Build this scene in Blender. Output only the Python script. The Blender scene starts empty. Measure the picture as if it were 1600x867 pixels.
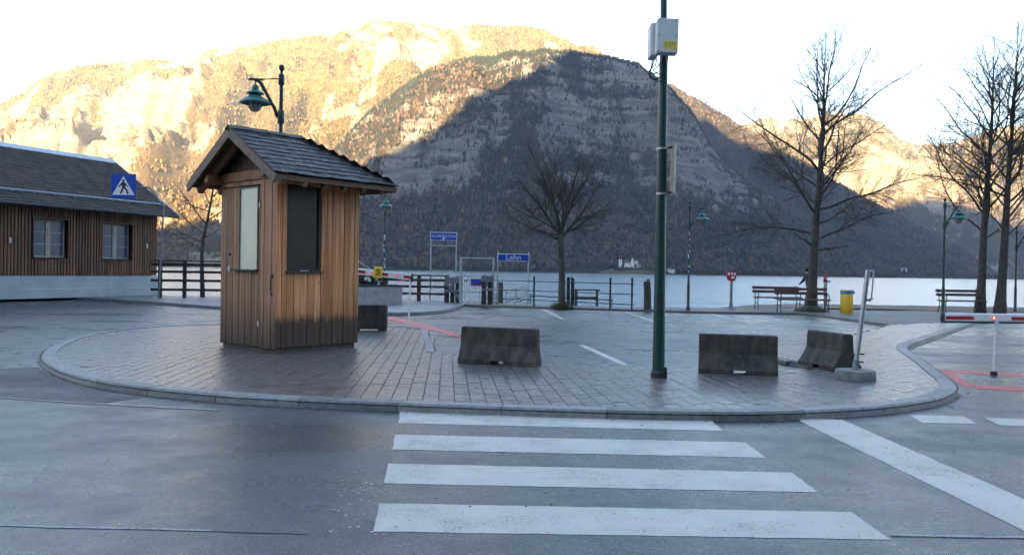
import bpy, bmesh, math, random
import numpy as np
from mathutils import Matrix, Vector
random.seed(7); RNG = np.random.default_rng(7)
R = math.radians
scene = bpy.context.scene
col = scene.collection

# ------------------------------------------------------------------ camera
F = 1244.0; EYE = 1.35; ROLL = R(.88); PITCH = R(-.48)
cam_d = bpy.data.cameras.new('camera'); cam = bpy.data.objects.new('camera', cam_d); col.objects.link(cam)
cam_d.sensor_width = 36; cam_d.lens = 36 * F / 1600; cam_d.clip_start = .1; cam_d.clip_end = 20000
cam.matrix_world = Matrix.Translation((0, 0, EYE)) @ Matrix.Rotation(R(90) + PITCH, 4, 'X') @ Matrix.Rotation(ROLL, 4, 'Z')
scene.camera = cam
# ------------------------------------------------------------------ sky, sun, exposure
SUN_EL = R(10.0); SUN_OFF = R(-6.0)                    # low winter sun, behind the camera and to its left
SUN = Vector((math.sin(SUN_OFF) * math.cos(SUN_EL), -math.cos(SUN_OFF) * math.cos(SUN_EL), math.sin(SUN_EL)))
world = bpy.data.worlds.new('World'); scene.world = world; world.use_nodes = True
wn = world.node_tree; wn.nodes.clear()
sky = wn.nodes.new('ShaderNodeTexSky'); sky.sky_type = 'NISHITA'; sky.sun_disc = False
sky.sun_elevation = SUN_EL; sky.sun_rotation = R(180) - SUN_OFF
sky.air_density = 1.0; sky.dust_density = 1.0; sky.ozone_density = 2.2
bg = wn.nodes.new('ShaderNodeBackground'); bg.inputs[1].default_value = .05
wo = wn.nodes.new('ShaderNodeOutputWorld')
wn.links.new(sky.outputs[0], bg.inputs[0]); wn.links.new(bg.outputs[0], wo.inputs[0])
sun_d = bpy.data.lights.new('sun', 'SUN'); sun_d.energy = 5.0; sun_d.angle = R(.5); sun_d.color = (1, .71, .36)
sun = bpy.data.objects.new('sun', sun_d); col.objects.link(sun); sun.rotation_euler = SUN.to_track_quat('Z', 'Y').to_euler()
vs = scene.view_settings; vs.view_transform = 'Standard'; vs.look = 'None'; vs.gamma = 1; vs.use_curve_mapping = False
vs.exposure = 4.1
cy = scene.cycles; cy.use_denoising = True; cy.max_bounces = 8; cy.transparent_max_bounces = 12; cy.volume_bounces = 0
cy.sample_clamp_indirect = 6

HAZE = 8e-5
# ------------------------------------------------------------------ picture -> place
_f = Vector((0, math.cos(PITCH), math.sin(PITCH))); _u = Vector((0, -math.sin(PITCH), math.cos(PITCH))); _r = Vector((1, 0, 0))
CR = _r * math.cos(ROLL) + _u * math.sin(ROLL); CU = _u * math.cos(ROLL) - _r * math.sin(ROLL)
def ray(x, y): return _f + CR * ((x - 800) / F) + CU * ((433.5 - y) / F)
def S(x, y, z=0.):                                        # the ground point at height z
    d = ray(x, y); t = (z - EYE) / d.z; return Vector((d.x * t, d.y * t, z))
def atY(x, y, Y):                                         # the point at depth Y
    d = ray(x, y); t = Y / d.y; return Vector((0, 0, EYE)) + d * t

# ------------------------------------------------------------------ mesh helpers
def rotz(a): return Matrix.Rotation(a, 4, 'Z')
_bev = {}
def bevel_box(bev, segs=1):
    pass
class MB:
    """collects shapes; build() links them as one mesh object"""
    def __init__(s): s.v = []; s.f = []; s.mi = []
    def add(s, vs_, fs, m=None, mi=0):
        o = len(s.v)
        s.v += [tuple(m @ Vector(p)) for p in vs_] if m is not None else [tuple(p) for p in vs_]
        s.f += [tuple(i + o for i in f) for f in fs]; s.mi += [mi] * len(fs); return s
    def box(s, c, size, m=None, bev=0., mi=0):
        hx, hy, hz = size[0] / 2, size[1] / 2, size[2] / 2
        if bev <= 0:
            vs_ = [(c[0] + a * hx, c[1] + b * hy, c[2] + d * hz) for a in (-1, 1) for b in (-1, 1) for d in (-1, 1)]
            return s.add(vs_, [(0, 1, 3, 2), (4, 6, 7, 5), (0, 4, 5, 1), (2, 3, 7, 6), (0, 2, 6, 4), (1, 5, 7, 3)], m, mi)
        b_ = min(bev, hx * .9, hy * .9, hz * .9)
        vs_ = []; idx = {}
        for a in (-1, 1):
            for b in (-1, 1):
                for d in (-1, 1):
                    for k in range(3):
                        h = [hx - b_, hy - b_, hz - b_]; h[k] += b_
                        idx[(a, b, d, k)] = len(vs_); vs_.append((c[0] + a * h[0], c[1] + b * h[1], c[2] + d * h[2]))
        fs = []
        def key(k, sg, p, q):                             # vertex on face k
            t = [0, 0, 0]; t[k] = sg; o = [i for i in range(3) if i != k]; t[o[0]] = p; t[o[1]] = q; return idx[(t[0], t[1], t[2], k)]
        for k in range(3):
            for sg in (-1, 1):
                q = [key(k, sg, -1, -1), key(k, sg, 1, -1), key(k, sg, 1, 1), key(k, sg, -1, 1)]
                if (sg > 0) == (k == 1): q.reverse()
                fs.append(q)
        for k in range(3):                                # edges parallel to axis k
            o = [i for i in range(3) if i != k]
            for p in (-1, 1):
                for q in (-1, 1):
                    def vv(e, fc):
                        t = [0, 0, 0]; t[k] = e; t[o[0]] = p; t[o[1]] = q; return idx[(t[0], t[1], t[2], fc)]
                    fs.append([vv(-1, o[0]), vv(1, o[0]), vv(1, o[1]), vv(-1, o[1])])
        for a in (-1, 1):
            for b in (-1, 1):
                for d in (-1, 1): fs.append([idx[(a, b, d, k)] for k in range(3)])
        return s.add(vs_, fs, m, mi)
    def beam(s, p0, p1, w, h, up=(0, 0, 1), bev=0., mi=0):  # w sideways, h along up
        p0 = Vector(p0); p1 = Vector(p1); x = (p1 - p0); L = x.length; x.normalize()
        y = Vector(up).cross(x)
        if y.length < 1e-5: y = Vector((0, 1, 0)).cross(x)
        y.normalize(); z = x.cross(y)
        m = Matrix(((x.x, y.x, z.x, 0), (x.y, y.y, z.y, 0), (x.z, y.z, z.z, 0), (0, 0, 0, 1))); m.translation = (p0 + p1) / 2
        return s.box((0, 0, 0), (L, w, h), m, bev, mi)
    def path(s, pts, rad, n=8, cap=True, mi=0):            # tube along points
        pts = [Vector(p) for p in pts]; k = len(pts)
        rad = rad if hasattr(rad, '__len__') else [rad] * k
        o = len(s.v); d0 = (pts[1] - pts[0]).normalized()
        a = d0.orthogonal().normalized()
        for i, p in enumerate(pts):
            d = (pts[min(i + 1, k - 1)] - pts[max(i - 1, 0)]).normalized()
            a = (a - d * a.dot(d)); a = a.normalized() if a.length > 1e-6 else d.orthogonal().normalized()
            b = d.cross(a)
            for j in range(n):
                t = 2 * math.pi * j / n; q = p + (a * math.cos(t) + b * math.sin(t)) * rad[i]; s.v.append(tuple(q))
        for i in range(k - 1):
            for j in range(n):
                s.f.append((o + i * n + j, o + i * n + (j + 1) % n, o + (i + 1) * n + (j + 1) % n, o + (i + 1) * n + j)); s.mi.append(mi)
        if cap:
            s.f.append(tuple(o + j for j in reversed(range(n)))); s.f.append(tuple(o + (k - 1) * n + j for j in range(n))); s.mi += [mi, mi]
        return s
    def lathe(s, prof, n=16, m=None, mi=0):                 # prof: (r, z)
        vs_ = []; fs = []
        for r, z in prof:
            for j in range(n):
                t = 2 * math.pi * j / n; vs_.append((r * math.cos(t), r * math.sin(t), z))
        for i in range(len(prof) - 1):
            for j in range(n): fs.append((i * n + j, i * n + (j + 1) % n, (i + 1) * n + (j + 1) % n, (i + 1) * n + j))
        if prof[0][0] > 1e-4: fs.append(tuple(reversed(range(n))))
        if prof[-1][0] > 1e-4: fs.append(tuple((len(prof) - 1) * n + j for j in range(n)))
        return s.add(vs_, fs, m, mi)
    def prism(s, poly, z0, z1, m=None, mi=0):               # poly: ccw (x, y)
        n = len(poly); vs_ = [(p[0], p[1], z0) for p in poly] + [(p[0], p[1], z1) for p in poly]
        fs = [tuple(reversed(range(n))), tuple(range(n, 2 * n))] + [(i, (i + 1) % n, n + (i + 1) % n, n + i) for i in range(n)]
        return s.add(vs_, fs, m, mi)
    def sheet(s, poly, z, mi=0): return s.add([(p[0], p[1], z) for p in poly], [tuple(range(len(poly)))], None, mi)
    def mesh(s, name, smooth=False):
        me = bpy.data.meshes.new(name); me.from_pydata(s.v, [], s.f)
        if any(s.mi): me.polygons.foreach_set('material_index', s.mi)
        bm = bmesh.new(); bm.from_mesh(me); bmesh.ops.recalc_face_normals(bm, faces=bm.faces); bm.to_mesh(me); bm.free()
        if smooth:
            me.polygons.foreach_set('use_smooth', [True] * len(me.polygons))
            try: me.set_sharp_from_angle(angle=R(38))
            except Exception: pass
        return me
    def build(s, name, mats, parent=None, smooth=False, m=None):
        return link(name, s.mesh(name, smooth), mats, parent, m)
def link(name, me, mats=None, parent=None, m=None):
    if mats is not None and len(me.materials) == 0:
        for q in (mats if isinstance(mats, (list, tuple)) else [mats]): me.materials.append(q)
    o = bpy.data.objects.new(name, me); col.objects.link(o)
    if parent is not None: o.parent = parent
    if m is not None: o.matrix_local = m
    return o
def tag(o, label=None, cat=None, group=None, kind=None):
    if label: o['label'] = label
    if cat: o['category'] = cat
    if group: o['group'] = group
    if kind: o['kind'] = kind
    return o
def thing(name, label, cat, loc=(0, 0, 0), rz=0., group=None, m=None):
    o = bpy.data.objects.new(name, None); col.objects.link(o); o.empty_display_size = .2
    o.matrix_world = m if m is not None else Matrix.Translation(loc) @ rotz(rz)
    return tag(o, label, cat, group)
def text(s, name, size, mat, parent, m, squeeze=1., ext=.0015):
    cu = bpy.data.curves.new(name, 'FONT'); cu.body = s; cu.size = size; cu.align_x = 'CENTER'; cu.align_y = 'CENTER'; cu.extrude = ext
    t = bpy.data.objects.new('tmp_text', cu); col.objects.link(t); bpy.context.view_layer.update()
    me = bpy.data.meshes.new_from_object(t.evaluated_get(bpy.context.evaluated_depsgraph_get()))
    bpy.data.objects.remove(t); me.materials.clear()
    for v in me.vertices: v.co.x *= squeeze
    return link(name, me, mat, parent, m)
FRONT = Matrix.Rotation(R(90), 4, 'X')                       # a flat thing's xy plane turned upright, facing -Y

# ------------------------------------------------------------------ materials
class N:
    def __init__(s, name):
        s.m = bpy.data.materials.new(name); s.m.use_nodes = True; s.t = s.m.node_tree; s.t.nodes.clear()
        s.out = s.t.nodes.new('ShaderNodeOutputMaterial'); s.b = s.t.nodes.new('ShaderNodeBsdfPrincipled'); s.t.links.new(s.b.outputs[0], s.out.inputs[0])
    def n(s, typ, ins=(), **kw):
        q = s.t.nodes.new('ShaderNode' + typ)
        for k, v in kw.items(): setattr(q, k, v)
        for k, v in (ins.items() if isinstance(ins, dict) else enumerate(ins)):
            if v is None: continue
            i = q.inputs[k]
            if isinstance(v, bpy.types.NodeSocket): s.t.links.new(v, i)
            else: i.default_value = v
        return q
    def set(s, **kw):
        for k, v in kw.items():
            i = s.b.inputs[k.replace('_', ' ')]
            if isinstance(v, bpy.types.NodeSocket): s.t.links.new(v, i)
            else: i.default_value = v
        return s
    def coords(s, scale=(1, 1, 1), rand=0.):
        tc = s.n('TexCoord'); v = tc.outputs['Object']
        if rand:
            oi = s.n('ObjectInfo'); q = s.n('Math', (oi.outputs['Random'], rand), operation='MULTIPLY')
            v = s.n('VectorMath', (v, q.outputs[0]), operation='ADD').outputs[0]
        if tuple(scale) != (1, 1, 1):
            v = s.n('VectorMath', (v, scale), operation='MULTIPLY').outputs[0]
        return v
    def noise(s, v, scale, detail=5, rough=.6): return s.n('TexNoise', {'Vector': v, 'Scale': scale, 'Detail': detail, 'Roughness': rough}).outputs['Fac']
    def mr(s, f, a, b, c, d): return s.n('MapRange', (f, a, b, c, d)).outputs[0]
    def mix(s, f, a, b, blend='MIX'):
        q = s.n('Mix', data_type='RGBA', blend_type=blend); i = q.inputs
        for k, v in ((0, f), (6, a), (7, b)):
            if isinstance(v, bpy.types.NodeSocket): s.t.links.new(v, i[k])
            else: i[k].default_value = (*v, 1) if hasattr(v, '__len__') and len(v) == 3 else v
        return q.outputs[2]
    def math(s, op, a, b=0.): return s.n('Math', (a, b), operation=op).outputs[0]
    def bump(s, h, strength=.3, dist=.01):
        q = s.n('Bump', {'Strength': strength, 'Distance': dist, 'Height': h}); s.set(Normal=q.outputs[0]); return s
    def vary(s, colr, amount):                                # each object a little lighter or darker
        oi = s.n('ObjectInfo'); f = s.mr(oi.outputs['Random'], 0, 1, 1 - amount, 1 + amount)
        return s.n('HueSaturation', {'Value': f, 'Color': colr}).outputs[0]
def pm(name, c1, c2=None, scale=6., rough=.6, r2=None, metal=0., stretch=(1, 1, 1), vary=0., bump=0., bscale=40., bdist=.005, lo=.35, hi=.65, spec=.5):
    k = N(name); v = k.coords(stretch, 17. if vary else 0.)
    f = k.noise(v, scale)
    c = k.mix(k.mr(f, lo, hi, 0, 1), c1, c2 or tuple(x * .7 for x in c1))
    if vary: c = k.vary(c, vary)
    k.set(Base_Color=c, Metallic=metal)
    k.b.inputs['Specular IOR Level'].default_value = spec
    k.set(Roughness=k.mr(k.noise(v, scale * 2.3), .3, .7, rough, r2 if r2 is not None else rough + .12))
    if bump: k.bump(k.noise(v, bscale, 4), bump, bdist)
    return k.m
def asphalt(name, c1, c2, ra, rb, grain=.55):
    k = N(name); v = k.coords()
    big = k.noise(v, .35, 4); mid = k.noise(v, 2.4, 6, .65); gr = k.noise(v, 42., 4, .8)
    vo = k.n('TexVoronoi', {'Vector': v, 'Scale': 85.}).outputs['Color']
    chip = k.n('SeparateColor', (vo,)).outputs[0]
    damp = k.noise(k.n('VectorMath', (v, (.28, 1.1, 1)), operation='MULTIPLY').outputs[0], .8, 5, .6)
    c = k.mix(k.mr(big, .35, .65, 0, 1), c1, c2)
    c = k.mix(k.mr(chip, .55, 1., 0, .8), c, (.115, .113, .112))
    c = k.mix(k.mr(chip, .0, .25, .6, 0), c, (.012, .012, .013))
    c = k.mix(k.mr(mid, .48, .72, 0, .5), c, (.018, .018, .019))
    w = k.math('ADD', k.math('MULTIPLY', big, .4), k.math('ADD', k.math('MULTIPLY', mid, .25), k.math('MULTIPLY', damp, .35)))
    ro = k.math('ADD', k.mr(w, .42, .58, ra, rb), k.math('MULTIPLY', k.math('SUBTRACT', gr, .5), .22))
    k.set(Base_Color=c, Roughness=ro); k.b.inputs['Specular IOR Level'].default_value = .5
    return k.bump(k.math('ADD', k.math('MULTIPLY', gr, .6), k.math('MULTIPLY', chip, .4)), grain, .008).m
def paint(name, c, wear=.35, under=(.045, .046, .048)):
    k = N(name); v = k.coords()
    gr = k.noise(v, 58., 3, .75); pat = k.noise(v, 2.2, 7, .7); tyre = k.noise(k.n('VectorMath', (v, (.9, 5., 1)), operation='MULTIPLY').outputs[0], 1.3, 4)
    f = k.math('ADD', k.math('MULTIPLY', gr, .55), k.math('ADD', k.math('MULTIPLY', pat, .3), k.math('MULTIPLY', tyre, .15)))
    cc = k.mix(k.mr(pat, .35, .65, 0, .45), c, tuple(x * .62 for x in c))
    t0 = .585 - .10 * wear
    k.set(Base_Color=k.mix(k.mr(f, t0, t0 + .07, 0, .85), cc, under), Roughness=k.mr(gr, .3, .7, .42, .62)); k.b.inputs['Specular IOR Level'].default_value = .35
    return k.bump(gr, .2, .004).m
MT = {}
MT['asphalt'] = asphalt('wet_asphalt', (.026, .029, .033), (.038, .042, .047), .21, .48)
MT['asphalt_new'] = asphalt('fresh_asphalt_patch', (.014, .0145, .016), (.020, .021, .023), .50, .70, .4)
MT['seam'] = pm('tar_seam', (.03, .03, .033), (.05, .05, .05), 3, .3)
MT['old_line'] = paint('worn_grey_line', (.27, .28, .29), .7)
MT['white_paint'] = paint('white_road_paint', (.46, .44, .40))
MT['red_paint'] = paint('red_road_paint', (.50, .085, .07), .1)
MT['paver'] = pm('concrete_paver', (.125, .108, .100), (.075, .063, .058), 14, .24, .42, vary=.35, bump=.12, bscale=120, bdist=.003)
MT['joint'] = pm('joint_sand', (.060, .056, .053), (.045, .04, .036), 30, .9)
MT['kerb'] = pm('granite_kerb', (.19, .19, .19), (.115, .115, .115), 13, .42, .6, vary=.25, bump=.3, bscale=90, bdist=.003)
MT['kerb_dark'] = pm('worn_dark_kerb', (.12, .12, .12), (.06, .06, .06), 9, .6, vary=.2, bump=.3)
MT['pavement'] = pm('pale_fine_asphalt', (.17, .175, .18), (.13, .135, .14), 1.2, .42, .6, bump=.15, bscale=90, bdist=.003)
MT['gravel'] = pm('promenade_gravel', (.15, .14, .13), (.11, .10, .092), .8, .6, .8, bump=.3, bscale=60, bdist=.006)
MT['soil'] = pm('grass_and_soil', (.05, .055, .025), (.06, .045, .03), .5, .9)
MT['concrete'] = pm('weathered_concrete', (.066, .057, .045), (.015, .0135, .012), 5, .75, .9, stretch=(1.6, 1.6, .6), bump=.35, bscale=50, bdist=.004, vary=.1)
MT['concrete_pale'] = pm('pale_concrete', (.36, .37, .36), (.25, .26, .25), 4, .7, .85, bump=.2)
MT['plaster'] = pm('grey_plaster', (.42, .44, .46), (.34, .36, .38), 1.5, .8, .9, bump=.1)
MT['green_metal'] = pm('green_painted_steel', (.010, .045, .040), (.007, .030, .028), 6, .28, .42)
MT['green_lamp'] = pm('green_lamp_enamel', (.015, .12, .10), (.02, .16, .13), 8, .3, .45)
MT['black_metal'] = pm('dark_cast_iron', (.02, .022, .025), (.012, .012, .014), 9, .45)
MT['steel'] = pm('galvanised_steel', (.45, .46, .47), (.36, .37, .38), 12, .38, .5, metal=.85)
MT['grey_steel'] = pm('dull_grey_steel', (.22, .23, .24), (.15, .16, .17), 9, .5, metal=.4)
MT['grey_box'] = pm('grey_enclosure_plastic', (.58, .60, .60), (.53, .55, .55), 3, .4)
MT['grey_box2'] = pm('grey_enclosure_darker', (.40, .41, .42), (.36, .37, .38), 3, .45)  # darker grey for a box lid, sign legs and frames
MT['yellow'] = pm('yellow_label', (.75, .55, .03), (.68, .5, .03), 8, .5)
MT['bin_yellow'] = pm('yellow_bin_paint', (.70, .45, .02), (.58, .36, .02), 6, .45)
MT['bin_blue'] = pm('blue_bin_lid', (.03, .14, .32), (.03, .12, .28), 6, .4)
MT['black'] = pm('black_print', (.012, .012, .013), None, 8, .5)
MT['sign_blue'] = pm('blue_sign_foil', (.012, .07, .42), (.012, .06, .38), 4, .35)
MT['sign_white'] = pm('white_sign_foil', (.78, .79, .80), (.74, .75, .76), 4, .4)
MT['white'] = pm('white_paint', (.72, .73, .73), (.64, .65, .66), 5, .4)
MT['red'] = pm('red_paint', (.40, .02, .025), (.33, .015, .02), 6, .4)
MT['pink'] = pm('pink_board', (.60, .06, .12), (.5, .05, .1), 6, .5)
MT['boom_light'] = None
MT['fence'] = pm('dark_stained_wood', (.035, .022, .018), (.02, .014, .012), 5, .55, .75, stretch=(1, 1, 1), vary=.25)
MT['pile'] = pm('weathered_timber_pile', (.085, .068, .055), (.045, .036, .03), 6, .75, .9, stretch=(3, 3, .5), vary=.2, bump=.4, bscale=30)
MT['bench_wood'] = pm('red_brown_bench_slat', (.085, .030, .022), (.055, .022, .018), 6, .4, .6, vary=.15)
MT['bark'] = pm('grey_brown_bark', (.085, .075, .060), (.035, .032, .027), 7, .85, .95, stretch=(2, 2, .7), bump=.6, bscale=22, bdist=.02)
MT['twig'] = pm('dark_twig_bark', (.078, .060, .048), (.052, .041, .034), 4, .8)
MT['moss'] = pm('mossy_grass', (.05, .052, .026), (.07, .058, .034), 9, .9)
MT['grass_tuft'] = pm('straw_and_grass', (.16, .14, .05), (.08, .10, .03), 6, .8)
MT['leaf'] = pm('dark_evergreen_leaf', (.02, .035, .018), (.012, .02, .012), 12, .4)
MT['flower'] = pm('white_blossom', (.75, .75, .74), None, 8, .6)
MT['navy'] = pm('navy_jacket_cloth', (.012, .016, .035), (.02, .024, .045), 9, .8)
MT['trouser'] = pm('dark_trouser_cloth', (.016, .02, .03), (.022, .026, .04), 9, .85)
MT['skin'] = pm('skin', (.50, .30, .22), (.46, .27, .2), 6, .5)
MT['hair'] = pm('dark_hair', (.02, .015, .012), None, 20, .5)
MT['shoe'] = pm('pale_shoe', (.35, .36, .38), None, 8, .6)
MT['verge'] = pm('grey_wood_fascia', (.19, .13, .095), (.13, .09, .07), 5, .6, .75, stretch=(1, 1, 1), vary=.15)
MT['beam'] = pm('warm_larch_beam', (.26, .115, .05), (.17, .08, .04), 5, .55, .7, vary=.15)
MT['soffit'] = pm('dark_roof_boarding', (.13, .065, .035), (.09, .045, .028), 5, .7, vary=.2)  # darker brown boards for the roof underside and the gable
MT['zinc'] = pm('zinc_sheet', (.36, .40, .46), (.28, .32, .38), 4, .35, .5, metal=.5)
MT['zinc_pale'] = pm('pale_zinc_flashing', (.50, .53, .58), (.40, .43, .48), 4, .45)
MT['zinc_dark'] = pm('dark_zinc_sheet', (.050, .046, .046), (.035, .032, .032), 4, .5, .65)
MT['shingle'] = pm('grey_wooden_shingle', (.050, .040, .034), (.020, .016, .014), 9, .42, .65, stretch=(1, 1, 1), vary=.45, bump=.35, bscale=40)
MT['shingle_far'] = pm('brown_grey_shingle_roof', (.085, .062, .050), (.032, .025, .022), 2.2, .7, .85, lo=.3, hi=.7, spec=.25)
MT['house_board'] = pm('brown_larch_cladding', (.20, .085, .042), (.105, .046, .027), 3, .6, .8, stretch=(4, 4, .35), vary=.35)
MT['house_gap'] = pm('dark_cladding_gap', (.03, .016, .012), None, 3, .8)
MT['frame_wood'] = pm('pale_window_frame', (.42, .37, .33), (.34, .28, .24), 4, .5)
MT['reveal'] = pm('brown_reveal', (.17, .075, .045), (.12, .05, .03), 4, .6)
MT['dark_in'] = pm('dark_interior', (.012, .011, .010), None, 4, .8)
def glassy(name, c, rough, spec=.9):
    k = N(name); k.set(Base_Color=(*c, 1), Roughness=rough); k.b.inputs['Specular IOR Level'].default_value = spec
    k.b.inputs['Coat Weight'].default_value = .25; k.b.inputs['Coat Roughness'].default_value = .05; return k.m
MT['pane'] = glassy('house_window_glass', (.075, .11, .16), .3, .25)
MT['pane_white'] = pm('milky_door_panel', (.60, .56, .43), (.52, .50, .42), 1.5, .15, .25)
MT['pane_dark'] = pm('dark_kiosk_glass', (.060, .043, .033), (.040, .030, .024), 2, .3, .4, spec=.22)
MT['lamp_glass'] = glassy('lamp_globe_glass', (.55, .56, .55), .1)
def kiosk_wood(name, hi_stain, soft, c1, c2, c3):
    """larch boards: grain along z, resin streaks, and a water stain rising from the foot"""
    k = N(name); v = k.coords((1, 1, 1), 23.)
    st = k.n('VectorMath', (v, (22, 22, .55)), operation='MULTIPLY').outputs[0]
    st2 = k.n('VectorMath', (v, (6, 6, .28)), operation='MULTIPLY').outputs[0]
    grain = k.noise(st, 2.2, 8, .65); streak = k.noise(st2, 2.0, 5, .6)
    c = k.mix(k.mr(streak, .34, .62, 0, 1), c1, c2)
    c = k.mix(k.mr(grain, .40, .66, 0, .9), c, c3)
    kn = k.n('TexVoronoi', {'Vector': k.n('VectorMath', (v, (5.2, 5.2, 2.1)), operation='MULTIPLY').outputs[0], 'Scale': 1.3}).outputs['Distance']
    c = k.mix(k.mr(kn, .03, .09, .85, 0), c, (.05, .02, .01))
    c = k.vary(c, .3)
    z = k.n('SeparateXYZ', (k.n('TexCoord').outputs['Object'],)).outputs[2]
    zz = k.math('ADD', z, k.math('MULTIPLY', k.math('SUBTRACT', k.noise(st2, 3., 6, .7), .5), .42))
    c = k.mix(k.mr(zz, hi_stain - soft, hi_stain + soft, .96, 0), c, (.017, .016, .017))
    c = k.mix(k.mr(zz, hi_stain, hi_stain + soft * 5, .35, 0), c, (.11, .04, .014))
    k.set(Base_Color=c, Roughness=k.mr(grain, .3, .7, .5, .72))
    return k.bump(grain, .5, .004).m
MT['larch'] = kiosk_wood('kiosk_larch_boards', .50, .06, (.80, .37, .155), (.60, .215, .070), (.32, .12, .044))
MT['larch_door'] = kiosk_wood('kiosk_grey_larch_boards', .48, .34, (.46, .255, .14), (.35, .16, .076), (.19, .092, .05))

# ================================================================== far terrain
LAKE = -.8
_tab = RNG.random((8, 256, 256))
def vnoise(x, y, s):
    xi = np.floor(x).astype(int); yi = np.floor(y).astype(int); fx = x - xi; fy = y - yi
    fx = fx * fx * (3 - 2 * fx); fy = fy * fy * (3 - 2 * fy); t = _tab[s % 8]
    g = lambda a, b: t[a & 255, b & 255]
    return (g(xi, yi) * (1 - fx) + g(xi + 1, yi) * fx) * (1 - fy) + (g(xi, yi + 1) * (1 - fx) + g(xi + 1, yi + 1) * fx) * fy
def fbm(x, y, o=5, s=0, gain=.5):
    a = 1.; r = 0.; n = 0.
    for i in range(o):
        r = r + a * vnoise(x * 2 ** i + 13.7 * i + 31 * s, y * 2 ** i + 7.1 * i + 17 * s, s + i); n += a; a *= gain
    return r / n
def ridged(x, y, o=4, s=0): return 1 - np.abs(2 * fbm(x, y, o, s) - 1) * 2
def sst(a, b, x): t = np.clip((x - a) / (b - a), 0, 1); return t * t * (3 - 2 * t)
def grid_mesh(name, P, attr=None, smooth=True):
    nu, nv = P.shape[:2]; me = bpy.data.meshes.new(name)
    me.vertices.add(nu * nv); me.vertices.foreach_set('co', P.reshape(-1).astype(np.float32))
    i = np.arange(nu * nv).reshape(nu, nv)
    q = np.stack([i[:-1, :-1], i[1:, :-1], i[1:, 1:], i[:-1, 1:]], -1).reshape(-1, 4); n = len(q)
    me.loops.add(n * 4); me.loops.foreach_set('vertex_index', q.reshape(-1).astype(np.int32))
    me.polygons.add(n); me.polygons.foreach_set('loop_start', np.arange(n, dtype=np.int32) * 4)
    me.polygons.foreach_set('use_smooth', np.full(n, smooth))
    if attr is not None:
        a = me.attributes.new('forest', 'FLOAT', 'POINT'); a.data.foreach_set('value', attr.reshape(-1).astype(np.float32))
    me.update(calc_edges=True); me.validate(); return me
def mountain_mat(name, rock1, rock2, floor1, floor2, meadow=None, strata=1., mlo=0, mhi=1):
    k = N(name); v = k.coords()
    at = k.n('Attribute', attribute_name='forest').outputs['Fac']
    nz = k.noise(v, .018, 8, .65); n2 = k.noise(v, .06, 6, .7)
    sv = k.n('VectorMath', (v, (.006, .006, .055 * strata)), operation='MULTIPLY').outputs[0]
    band = k.noise(sv, 1.6, 7, .68)
    rock = k.mix(k.mr(band, .36, .62, 0, 1), rock1, rock2)
    vert = k.noise(k.n('VectorMath', (v, (.03, .03, .004)), operation='MULTIPLY').outputs[0], 1.8, 8, .75)
    rock = k.mix(k.mr(vert, .52, .72, 0, .6), rock, tuple(x * .42 for x in rock1))
    n3 = k.noise(v, .11, 9, .78)
    rock = k.mix(k.mr(n3, .46, .62, 0, .75), rock, tuple(x * .38 for x in rock1))
    fl = k.mix(k.mr(nz, .38, .62, 0, 1), floor1, floor2)
    if meadow:
        z = k.n('SeparateXYZ', (v,)).outputs[2]
        mm = k.math('MULTIPLY', k.mr(z, mlo, mhi, 0, 1), k.mr(k.noise(v, .006, 5), .42, .55, 0, 1)); fl = k.mix(mm, fl, meadow)
    f = k.math('ADD', at, k.math('MULTIPLY', k.math('SUBTRACT', n2, .5), .9))
    k.set(Base_Color=k.mix(k.mr(f, .38, .58, 0, 1), rock, fl), Roughness=.95); k.b.inputs['Specular IOR Level'].default_value = .1
    h = k.math('ADD', k.math('MULTIPLY', band, 1.), k.math('ADD', k.math('MULTIPLY', n2, .7), k.math('MULTIPLY', n3, .6)))
    return k.bump(h, 1., 14.).m
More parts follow.
